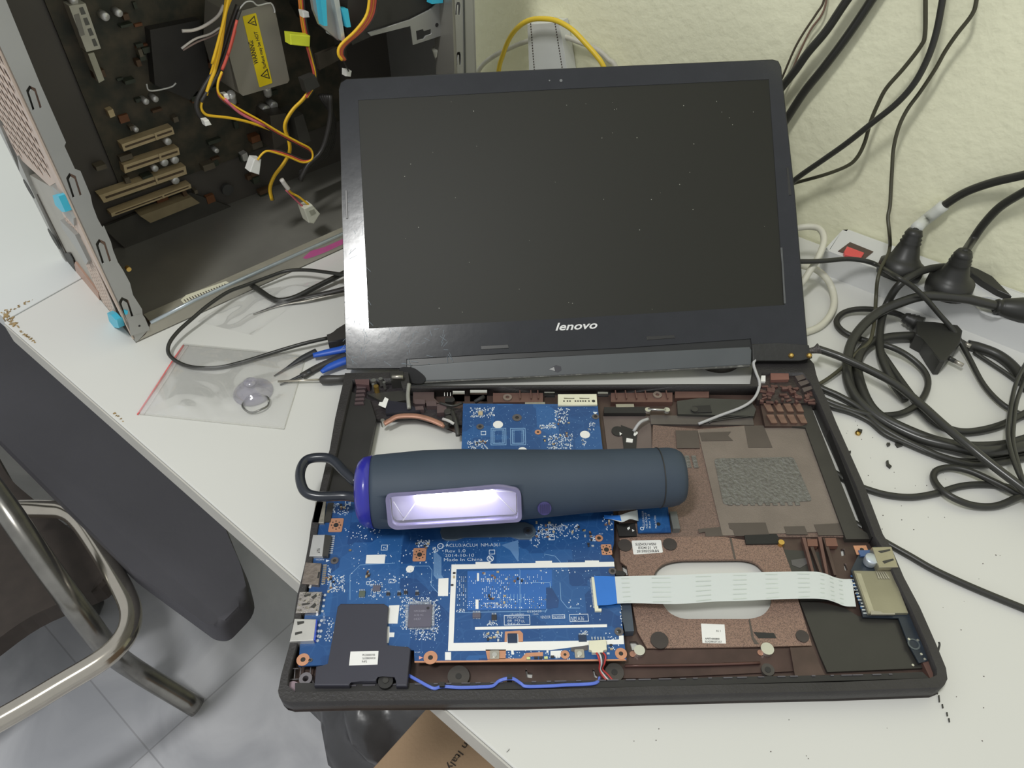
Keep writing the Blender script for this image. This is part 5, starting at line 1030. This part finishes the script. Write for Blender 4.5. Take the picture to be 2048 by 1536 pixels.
# ================================================================ wall side: cables, strip, plugs
def wall_cable(label, pts, r, mat=None, h=.014, name='wall_cable', cat='cable'):
    a, b = pts[0], pts[1]; pts = [(a[0] + (a[0] - b[0]) * 3.5, a[1] + (a[1] - b[1]) * 3.5)] + list(pts)
    o = tube(name, W(pts, h), r, mat or cabm, None, sides=10); tag(o, label, cat, 'cables running down the wall'); return o
wall_cable('thick black cable on the wall, nearest above the lid corner', [(1760,-90),(1694,0),(1653,61),(1616,105),(1592,139),(1566,172),(1530,220)], .0036, h=.016)
wall_cable('thick black cable on the wall, parallel right of the one at the lid corner', [(1800,-90),(1743,0),(1694,73),(1646,137),(1609,183),(1575,235),(1540,290)], .0038, h=.010)
o = wall_cable('thin brown twin wire on the wall just above the lid corner', [(1655,-60),(1648,0),(1633,27),(1607,66),(1589,98),(1570,142),(1550,190)], .0010, M('wire brown', (84,76,62), .5, k=1), h=.008)
wall_cable('thin pinkish wire twisted beside the brown twin wire on the wall', [(1660,-60),(1653,0),(1643,30),(1621,60),(1600,103),(1584,140),(1560,190)], .0009, M('wire rosy', (134,108,92), .5, k=1), h=.008)
wall_cable('thin olive cable crossing behind the thick one with a low hook on the wall', [(1852,-60),(1851,0),(1850,68),(1841,93),(1807,137),(1773,176),(1756,208),(1741,244),(1729,286),(1714,315),(1694,332),(1651,349),(1597,364),(1570,372)], .0017, M('cable olive', (72,70,54), .45, k=1), h=.020)
wall_cable('long thick black cable curving from top right of wall to the lid', [(1895,-60),(1885,0),(1873,63),(1856,115),(1829,166),(1792,208),(1743,247),(1694,286),(1646,320),(1597,354),(1570,378)], .0026, h=.030)
Tm = [Wf.pw(x, y, h) for x, y, h in ((1985,-260,.018),(1960,-60,.018),(1953,0,.018),(1944,29,.018),(1914,68,.018),(1890,103,.018),(1870,139,.018),(1841,183,.018),(1814,220,.020),(1797,256,.022),(1787,298,.024),(1784,342,.028),(1782,375,.032),(1780,411,.038),(1776,435,.044),(1779,467,.050))]
Tm += Z([(1780,492,.032),(1775,512,.030),(1763,534,.028),(1755,560,.022),(1752,594,.008),(1750,630,.002),(1746,660,.0),(1738,685,-.002),(1715,704,-.004),(1690,730,-.007),(1662,753,-.009),(1642,766,-.010),(1625,775,-.010)])
tag(tube('thin_cable', Tm, .0016, M('cable olive', (72,70,54))), 'thin black cable hanging from the top right of the wall down past the red switch', 'cable')
# yellow lead, white lead, white strap
tag(tube('network_cable', W([(990,220),(997,143),(1006,109),(1020,75),(1040,51),(1064,39),(1095,38),(1119,44),(1146,61),(1173,89),(1194,113),(1208,135),(1235,200)], .034), .0027, M('lead yellow', (222,190,52), .45, var=.04, k=1.1)), 'yellow lead arching over the white strap behind the laptop lid', 'cable')
tag(tube('white_cable', W([(940,190),(958,140),(982,116),(1013,99),(1050,84),(1090,74),(1125,73),(1153,82),(1194,99),(1218,120),(1231,133),(1250,190)], .010), .0028, M('lead white', (190,188,176), .5, k=1.1)), 'off-white lead passing behind the white strap on the wall', 'cable')
stp = plate('wall_strap', [(1054,48),(1118,44),(1134,137),(1150,240),(1052,240),(1058,140)], .002, .018, M('strap white', (206,208,206), .4, var=.02, k=1.1), None, fr=Wf, bevel=.001)
tag(stp, 'white strap with two dotted stitch lines hanging on the wall above the lid', 'strap')
bm = bmesh.new()
for k in range(22):
    for x0, x1 in ((1061, 1069), (1110, 1126)):
        y = 48 + k * 5.4; x = x0 + (x1 - x0) * (y - 48) / 100
        add_prism(bm, Wf, [Wf.px(x + a, y + b, .0184) for a, b in ((-.9,-1.5),(.9,-1.5),(.9,1.5),(-.9,1.5))], .018, .0184)
link('stitch_holes', bm, tape_d, stp)['kind'] = 'stuff'
# power strip
PSF = Frame((0, 0, DZ), E_, N_)
strip_m = M('strip white', (206, 207, 206), .35, var=.02, vs=8, k=1.15)
psn0, psn1 = WN - .050, WN - .002
pe0 = P(1652, 500, .008).dot(E_); pe1 = pe0 + .34
ps = thing('power_strip', 'white power strip with red rocker switch lying along the wall', 'power strip', EN((pe0 + pe1) / 2, psn0 + .024, DZ))
plate('strip_body', [(pe0, psn0), (pe1, psn0), (pe1, psn1), (pe0, psn1)], 0, .026, strip_m, ps, PSF, uv=True, r=.004, bevel=.004)
TP = Frame((0, 0, DZ + .026), E_, N_)
TP0 = TP
sw = plate('rocker_surround', [(1676,502),(1700,484),(1747,503),(1730,517)], 0, .0008, M('surround', (84,66,60), .4, k=1), ps, fr=TP0)
plate('rocker_switch', [(1688,503),(1694,492),(1729,505),(1722,516),(1690,509)], .0008, .0040, M('red rocker', (214, 72, 72), .25, var=.03, k=1.2, coat=.4), ps, fr=TP0, bevel=.0008, label='red rocker switch')
for x, y in ((1795, 545), (1893, 575), (1985, 612)):
    disc('socket', x, y, 34, .0, .0012, strip_m, ps, fr=TP0, hole=30); disc('socket_well', x, y, 30, -.0002, .0004, M('well', (176,178,180), .4), ps, fr=TP0)
for x, y in ((1978, 606), (1990, 618)): disc('socket_hole', x, y, 4, .0004, .0006, blk, ps, fr=TP0)
schm = M('plug rubber', (46, 46, 43), .42, var=.08, vs=20, k=.95)
def schuko(name, base, neck, cable, label, cab=.0036, sleeve=None):
    b = P(*base); n = P(*neck); t = thing(name, label, 'plug', b)
    L_ = (n - b).length
    revolve('plug_body', b, n, [(0,.0185),(.12,.0195),(.30,.0190),(.36,.0150),(.45,.0120),(.62,.0098),(.70,.0085),(.74,.0092),(.78,.0078),(.82,.0086),(.86,.0070),(.90,.0078),(1,.0058)], schm, t, 28)
    pts = [n.lerp(b, .06)] + [c if isinstance(c, Vector) else P(*c) for c in cable]
    tube('cord', pts, cab, cabm, t, sides=12)
    return t
p1 = schuko('wall_plug', (1795,552,.014), (1831,459,.056), [Wf.pw(1846,444,.010), Wf.pw(1887,412,.009), Wf.pw(1930,385,.010), Wf.pw(1985,365,.014), Wf.pw(2048,350,.020), Wf.pw(2120,330,.03)], 'black plug with white sleeve on its cord, in the strip beside the red switch')
tube('cord_sleeve', [P(1833,456,.0562), Wf.pw(1848,442,.0108), Wf.pw(1868,427,.0100), Wf.pw(1889,410,.0095)], .0052, M('sleeve white', (196,198,190), .5, var=.03, k=1.15), p1, sides=14, n=2, label='white paper sleeve')
p2 = schuko('wall_plug', (1893,584,.014), (1930,502,.056), [Wf.pw(1944,482,.012), Wf.pw(1966,450,.010), Wf.pw(2000,414,.012), Wf.pw(2048,384,.018), Wf.pw(2110,350,.03)], 'black plug in the middle of the power strip, its bare cord rising right')
bp = plate('black_tapered_plate', [(1934,530),(1950,534),(1985,552),(2024,592),(1996,580),(1966,562),(1944,546)], .0, .006, schm, None, fr=Frame((0,0,.012), (1,0,0), (0,1,0)), bevel=.001)  # thin black plate tapering to a point at the right
tag(bp, 'tapered black shape over the strip right of the middle plug', 'offcut')
whc = M('white hose', (206, 204, 188), .45, var=.03, k=1.12)
tag(tube('white_cable', Z([(1560,470,.02),(1600,455,.03),(1636,456,.034),(1648,478,.032),(1638,512,.026),(1621,540,.016),(1600,570,.006),(1570,590,-.004)]), .0030, whc), 'upper off-white cord loop beside the lid edge', 'cable', 'white cables at the strip')
tag(tube('white_cable', Z([(1600,530,.012),(1630,538,.008),(1652,556,.002),(1665,580,-.006),(1668,608,-.009),(1658,634,-.0105),(1636,655,-.0108),(1600,668,-.0108)]), .0032, whc), 'lower off-white cord loop lying on the desk beside the lid edge', 'cable', 'white cables at the strip')
# ---------------------------------------------------------------- desk cables
def dc(label, pts, r, name='power_cable', mat=None, z=-.010):
    pts = list(pts)
    if pts[-1][0] > 2080 and name != 'flat_cable':
        a, b = pts[-1], pts[-2]; pts.append((a[0] + (a[0] - b[0]) * 2.2, a[1] + (a[1] - b[1]) * 2.2, a[2]))
    o = tube(name, Z(pts, z), r, mat or cabm, None, sides=12); tag(o, label, 'cable', 'black cables on the desk'); return o
big = thing('power_cable', 'thick black cord with moulded socket end at the right edge, looping down the desk', 'cable', P(1800, 700, DZ), 'black cables on the desk')
tube('cord', Z([(1998,613,.020),(1960,604,.022),(1926,597,.022),(1853,592,.020),(1804,604,.014),(1756,626,.006),(1719,660,.0),(1699,697,-.004),(1694,746,-.008),(1706,786,-.010),(1734,818,-.010),(1776,847,-.010),(1841,877,-.009),(1906,893,-.006),(1971,903,-.004),(2048,892,-.004),(2120,870,-.006),(2240,815,-.010)]), .0042, cabm2, big, sides=14)
revolve('socket_end', P(1990,612,.020), P(2090,628,.018), [(0,.0058),(.05,.0066),(.08,.0058),(.12,.0066),(.15,.0075),(.5,.0110),(1,.0120)], schm, big, 20)
dc('second thick cord running inside the big loop from the flat plug', [(1860,676,-.006),(1828,672,-.007),(1776,675,-.007),(1737,688,-.006),(1717,714,-.006),(1716,748,-.008),(1732,797,-.009),(1758,830,-.009),(1808,857,-.008),(1874,882,-.008),(1939,893,-.009),(2004,891,-.009),(2048,880,-.009),(2110,860,-.009)], .0040)
dc('medium cord making the small upper loop left of the flat plug', [(1846,655,-.004),(1818,640,-.005),(1789,626,-.006),(1730,618,-.006),(1690,624,-.008),(1673,643,-.010),(1688,664,-.010),(1730,681,-.009),(1776,692,-.004),(1815,711,-.006),(1847,740,-.009),(1856,769,-.010),(1841,802,-.010),(1808,825,-.010),(1769,831,-.010),(1730,828,-.010),(1678,812,-.0105),(1645,798,-.0105),(1622,785,-.0105)], .0026)
dc('straight black cord leaving the right hinge and crossing over every other cord', [(1636,698,.003),(1660,706,.003),(1691,718,.003),(1743,742,.004),(1792,769,.005),(1841,808,.006),(1890,852,.007),(1939,893,.007),(1987,932,.005),(2048,978,.003),(2120,1030,.0)], .0033, mat=cabm2)
dc('cord coming from under the hinge and joining the bundle at its lower side', [(1622,762,-.0105),(1642,776,-.0105),(1678,792,-.0105),(1717,815,-.0105),(1756,850,-.0105),(1795,874,-.0105),(1841,896,-.0105),(1890,916,-.0105),(1955,929,-.0105),(2048,916,-.0105),(2110,900,-.0105)], .0027)
dc('cord below the hinge cord with a cut tab halfway', [(1640,792,-.0105),(1660,812,-.0105),(1700,824,-.0105),(1738,842,-.0108),(1770,868,-.0108),(1815,888,-.0108),(1870,910,-.0108),(1930,922,-.0108),(2000,918,-.0108),(2060,905,-.0108)], .0020)
dc('thin cord crossing under the case through the long slot', [(1600,915,-.0122),(1640,932,-.0122),(1672,947,-.0122),(1691,961,-.0120),(1730,977,-.0115),(1776,990,-.0112),(1825,994,-.0112),(1874,986,-.0112),(1922,972,-.0112),(1971,969,-.0112),(2020,975,-.0112),(2060,990,-.0112)], .0024, name='thin_cable')
dc('cord forming the small oval loop at the lower right', [(2075,1000,-.007),(2036,987,-.007),(1987,963,-.007),(1939,942,-.008),(1900,935,-.010),(1872,942,-.0105),(1868,960,-.0105),(1888,984,-.008),(1920,1002,-.008),(1955,1012,-.010),(1995,1011,-.0105),(2036,994,-.008),(2075,975,-.006)], .0025, name='thin_cable')
dc('cord sagging across the desk from behind the flat plug to the right edge', [(1762,705,-.0105),(1800,760,-.0105),(1830,800,-.0105),(1862,838,-.0105),(1896,857,-.0105),(1930,864,-.0105),(1971,859,-.0105),(2010,847,-.0105),(2048,828,-.0105),(2110,800,-.0105)], .0030)
dc('medium cord from behind the lid, over the strip and down past the flat plug', [(1560,522,.026),(1607,523,.026),(1646,522,.026),(1694,518,.024),(1731,522,.023),(1758,532,.022),(1792,553,.040),(1824,572,.034),(1853,599,.024),(1878,628,.012),(1902,655,.004),(1920,682,-.004),(1938,715,-.008),(1967,769,-.010),(2004,808,-.010),(2048,831,-.010),(2110,850,-.010)], .0022, name='thin_cable')
dc('wide flat black band beyond the plug pins at the right edge', [(1935,690,-.010),(1960,696,-.010),(1997,711,-.010),(2029,737,-.010),(2060,780,-.010)], .0046, name='flat_cable')
dc('thin cord under the flat band at the right edge', [(1948,704,-.0112),(1975,722,-.0112),(2010,745,-.0112),(2048,772,-.0112),(2090,800,-.0112)], .0018, name='thin_cable')
dc('left thin cord of the pair running down the right edge', [(2070,700,-.002),(2048,733,-.002),(2030,773,.0),(2019,831,.001),(2016,868,.003),(2022,904,.006),(2036,944,.006),(2055,980,.004)], .0017, name='thin_cable', mat=cabm2)
dc('right thin cord of the pair running down the right edge', [(2075,720,-.004),(2050,760,-.004),(2034,800,-.001),(2028,840,.0),(2026,880,.003),(2034,920,.006),(2046,960,.006),(2065,990,.004)], .0017, name='thin_cable', mat=cabm2)
dc('cord arching from the middle plug down through the loops', [(1905,538,.030),(1887,534,.030),(1850,540,.030),(1816,556,.028),(1792,577,.020),(1775,606,.006),(1764,635,.0),(1759,672,-.003),(1762,710,-.004),(1775,745,-.006),(1793,775,-.008),(1812,800,-.009)], .0034)
dc('straight black cord leaving from under the port toward the right edge', [(1700,1040,-.0122),(1740,1066,-.0122),(1784,1092,-.0120),(1820,1112,-.0115),(1871,1141,-.0115),(1950,1177,-.0115),(2048,1217,-.0115),(2120,1245,-.0115)], .0023, name='thin_cable')
# flat euro plug
ep = thing('flat_plug', 'flat black two-pin plug lying on the desk among the cords', 'plug', P(1870, 675, DZ))
plate('plug_body', [(1834,641),(1870,644),(1916,649),(1926,660),(1922,684),(1908,700),(1890,722),(1880,722),(1866,702),(1851,678),(1832,668)], -.0135, .002, schm, ep, bevel=.002)
revolve('strain_relief', P(1842,650,-.004), P(1808,634,-.004), [(0,.0075),(.3,.0065),(.33,.0072),(.5,.0056),(.55,.0064),(.75,.0048),(.8,.0055),(1,.0042)], schm, ep, 16)
for a, b in (((1890,712),(1926,731)),((1918,680),(1941,693))):
    d0 = P(*a, -.006); d1 = P(*b, -.006); tube('pin_sleeve', [d0, d0.lerp(d1, .55)], .0020, schm, ep, n=1, sides=12); tube('pin', [d0.lerp(d1, .5), d1], .0018, metal2, ep, n=1, sides=12)
# crumbs of broken plastic
def bit(label, pts, mat, h=.002, cat='debris', name='plastic_fragment'):
    o = plate(name, pts, DZ, DZ + h, mat, None); tag(o, label, cat); return o
br_ = thing('broken_screw_insert', 'tiny brass insert on the white desk right of the laptop case', 'screw', P(1717, 865, DZ))
revolve('insert', P(1715,868,DZ), P(1715,868,DZ)+Vector((0,0,.002)), [(0,.0018),(.4,.0022),(.5,.0017),(1,.0020)], brass, br_, 14); plate('plastic_bit', [(1716,857),(1725,859),(1724,864),(1716,862)], DZ, DZ + .002, cabm, br_)
bit('small black square crumb of plastic below the hinge cord', [(1774,885),(1780,885),(1781,889),(1776,891)], cabm); bit('black chip of plastic stuck at the cord bundle edge', [(1792,880),(1802,880),(1806,890),(1796,893),(1791,886)], cabm)
bit('curved black sliver of plastic on the bare desk', [(1773,921),(1777,920),(1778,927),(1784,932),(1781,935),(1774,929)], cabm); bit('black crumb touching the laptop rail', [(1696,902),(1702,901),(1702,905),(1697,906)], cabm)
for k, (x, y, l) in enumerate(((1874,1383,10),(1878,1397,14),(1885,1412,8),(1894,1428,8),(1898,1440,8))):
    bit(('hair-thin black shaving nearest the laptop front corner','longest black shaving below the laptop front corner','third black shaving in the trail below the corner','fourth black shaving in the trail, near its end','last black shaving at the end of the trail')[k], [(x-1.2,y-l/2),(x+1.2,y-l/2),(x+2.4,y+l/2),(x+.2,y+l/2)], cabm, .0008, name='plastic_shaving')
tag(tube('cracked_splinter', Z([(1876,1302,-.002),(1879,1290,-.001),(1878,1284,.0)]), .0006, cabm, sides=6), 'black splinter sticking out at the laptop right front edge', 'debris')
bit('short black shaving near the desk front edge', [(1013,1504),(1015,1503),(1019,1497),(1018,1500)], cabm, .0006, name='plastic_shaving')
bm = bmesh.new(); rg = random.Random(8)
for k in range(150):
    x = rg.uniform(900, 2040); y = rg.uniform(1110, 1530)
    if rg.random() < .35: x = rg.uniform(1650, 1900); y = rg.uniform(840, 1060)
    p = P(x, y, DZ)
    if p.dot(N_) < n0 + .01 or (p.x < .39 and p.x > -.01 and p.y > -.01): continue
    s = rg.uniform(.00012, .0004); q = [(p.x + s * rg.uniform(.6, 1.4) * math.cos(a), p.y + s * rg.uniform(.6, 1.4) * math.sin(a)) for a in (0, 1.2, 2.5, 3.8, 5)]
    add_prism(bm, F, q, DZ, DZ + .0003)
o = link('crumbs', bm, tape_d, None); tag(o, 'dark specks of dust scattered over the white desk', 'dust'); o['kind'] = 'stuff'
# ================================================================ below the desk
chrome = M('chrome tube', (186, 180, 168), .16, metal=.95, var=.04, k=1.1)
ch = thing('tubular_chair', 'chair with bent chrome tube frame at the lower left corner', 'chair', P(150, 1250, FLZ))
def chz(pts): return [P(a, b, c) for a, b, c in pts]
tube('frame_tube', chz([(-260,1580,-.40),(0,1440,-.40),(120,1370,-.40),(210,1315,-.40),(252,1270,-.40),(262,1225,-.40),(246,1180,-.40),(205,1110,-.41),(160,1045,-.42),(130,1022,-.42),(90,1018,-.42),(30,1018,-.42)]), .0125, chrome, ch, sides=20)
tube('leg', chz([(-120,840,-.30),(0,1000,-.34),(90,1130,-.40),(160,1225,-.455),(205,1285,-.52),(235,1315,-.60),(290,1352,-.67),(395,1415,-.738)]), .0150, M('dull chrome', (140,138,132), .25, metal=.9, k=1.05), ch, sides=20)
tube('stretcher', chz([(40,1050,-.50),(100,1110,-.54),(170,1150,-.56),(235,1178,-.56)]), .0055, chrome, ch)
sc_ = FL
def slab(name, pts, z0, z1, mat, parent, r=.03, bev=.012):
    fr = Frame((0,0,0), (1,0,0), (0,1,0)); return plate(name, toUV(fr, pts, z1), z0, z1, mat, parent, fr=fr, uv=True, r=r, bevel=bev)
dkfab = M('black upholstery', (76, 75, 80), .7, var=.1, vs=6, bump=.5, bs=60, k=1)
slab('seat', [(-700,700),(-250,480),(20,960),(108,1032),(170,1080),(228,1165),(60,1230),(-300,1500)], -.53, -.50, M('brown seat shade', (66,58,52), .7, k=1), ch)  # dark slab filling a shaded area below the frame, standing in as seat
oc2 = thing('office_chair', 'black upholstered office chair pushed under the desk', 'chair', P(300, 1100, FLZ))
fr = Frame((0,0,0), E_, N_)
sq = [(412,1248),(440,1250),(497,1192),(482,1130),(462,1085),(444,1040),(380,880),(200,560),(-150,400),(-400,560),(-120,760),(250,1130)]
q = rnd(toUV(fr, sq, -.37), .016)
autosmooth(plate('seat', q, -.41, -.37, dkfab, oc2, fr=fr, uv=True, bevel=.010), 60)
pc = P(120, 850, -.41)
tube('pedestal', [pc, Vector((pc.x, pc.y, -.68))], .03, blk2, oc2, n=1, sides=16)
for k in range(5):
    a = k * 2 * math.pi / 5 + 1.9; b0 = Vector((pc.x, pc.y, -.67)); b1 = b0 + Vector((math.cos(a) * .13, math.sin(a) * .13, -.02))
    tube('base_arm', [b0, b1], .014, blk2, oc2, n=1); tube('caster', [b1 + Vector((0,-.012,-.032)), b1 + Vector((0,.012,-.032))], .026, blk2, oc2, n=1, sides=18)
# dark plastic crate under the desk and the cardboard box
dk = thing('black_bag', 'dark grey plastic bag on the floor under the laptop corner', 'bag', P(760, 1440, -.70))
bm = bmesh.new(); rg = random.Random(6); c_ = (P(800, 1440, -.62) + P(860, 1330, -.62)) / 2
bmesh.ops.create_icosphere(bm, subdivisions=4, radius=1)
for v in bm.verts:
    n_ = v.co.copy(); k = 1 + .10 * math.sin(n_.x * 7 + 1) * math.sin(n_.y * 6) + .06 * math.sin(n_.z * 11 + n_.x * 5) + .05 * math.sin(n_.y * 17 + n_.x * 9)
    v.co = c_ + E_ * n_.x * .15 * k + N_ * n_.y * .13 * k + Vector((0, 0, max(-.128, n_.z * .14 * k)))
link('bag_body', bm, M('bag film black', (76, 76, 78), .28, var=.2, vs=12, bump=1.5, bs=30, k=1), dk, True)
tube('bag_neck', [c_ + Vector((0,0,.12)), c_ + Vector((.01,.01,.17)), c_ + Vector((.0,.03,.20))], [.02,.012,.03], MATS['bag film black'], dk)
cb = thing('cardboard_box', 'brown cardboard box under the desk front edge, dark print on its lid', 'box', P(860, 1500, -.5))
CZ = -.26; pA = P(866, 1402, CZ); eb = pA.dot(E_); nb = P(756,1536,CZ).dot(N_) - .12
card = M('cardboard', (160, 134, 106), .75, var=.05, vs=12, bump=.3, bs=300, k=1.15)
fr = Frame((0,0,0), E_, N_)
plate('carton', [(eb, nb), (eb + .32, nb), (eb + .32, pA.dot(N_) + .02), (eb, pA.dot(N_) + .02)], FLZ, CZ, card, cb, fr=fr, uv=True, bevel=.002)
text('box_text', 'e in Italy', (944,1463), (892,1536), 13, M('carton print', (62,52,44), .7, k=1), cb, h=CZ, th=.0004, bold=.01)
plate('box_flap_seam', [(eb + .155, nb), (eb + .159, nb), (eb + .159, pA.dot(N_) + .02), (eb + .155, pA.dot(N_) + .02)], CZ, CZ + .0006, M('seam brown', (126,104,80), .8), cb, fr=fr, uv=True)
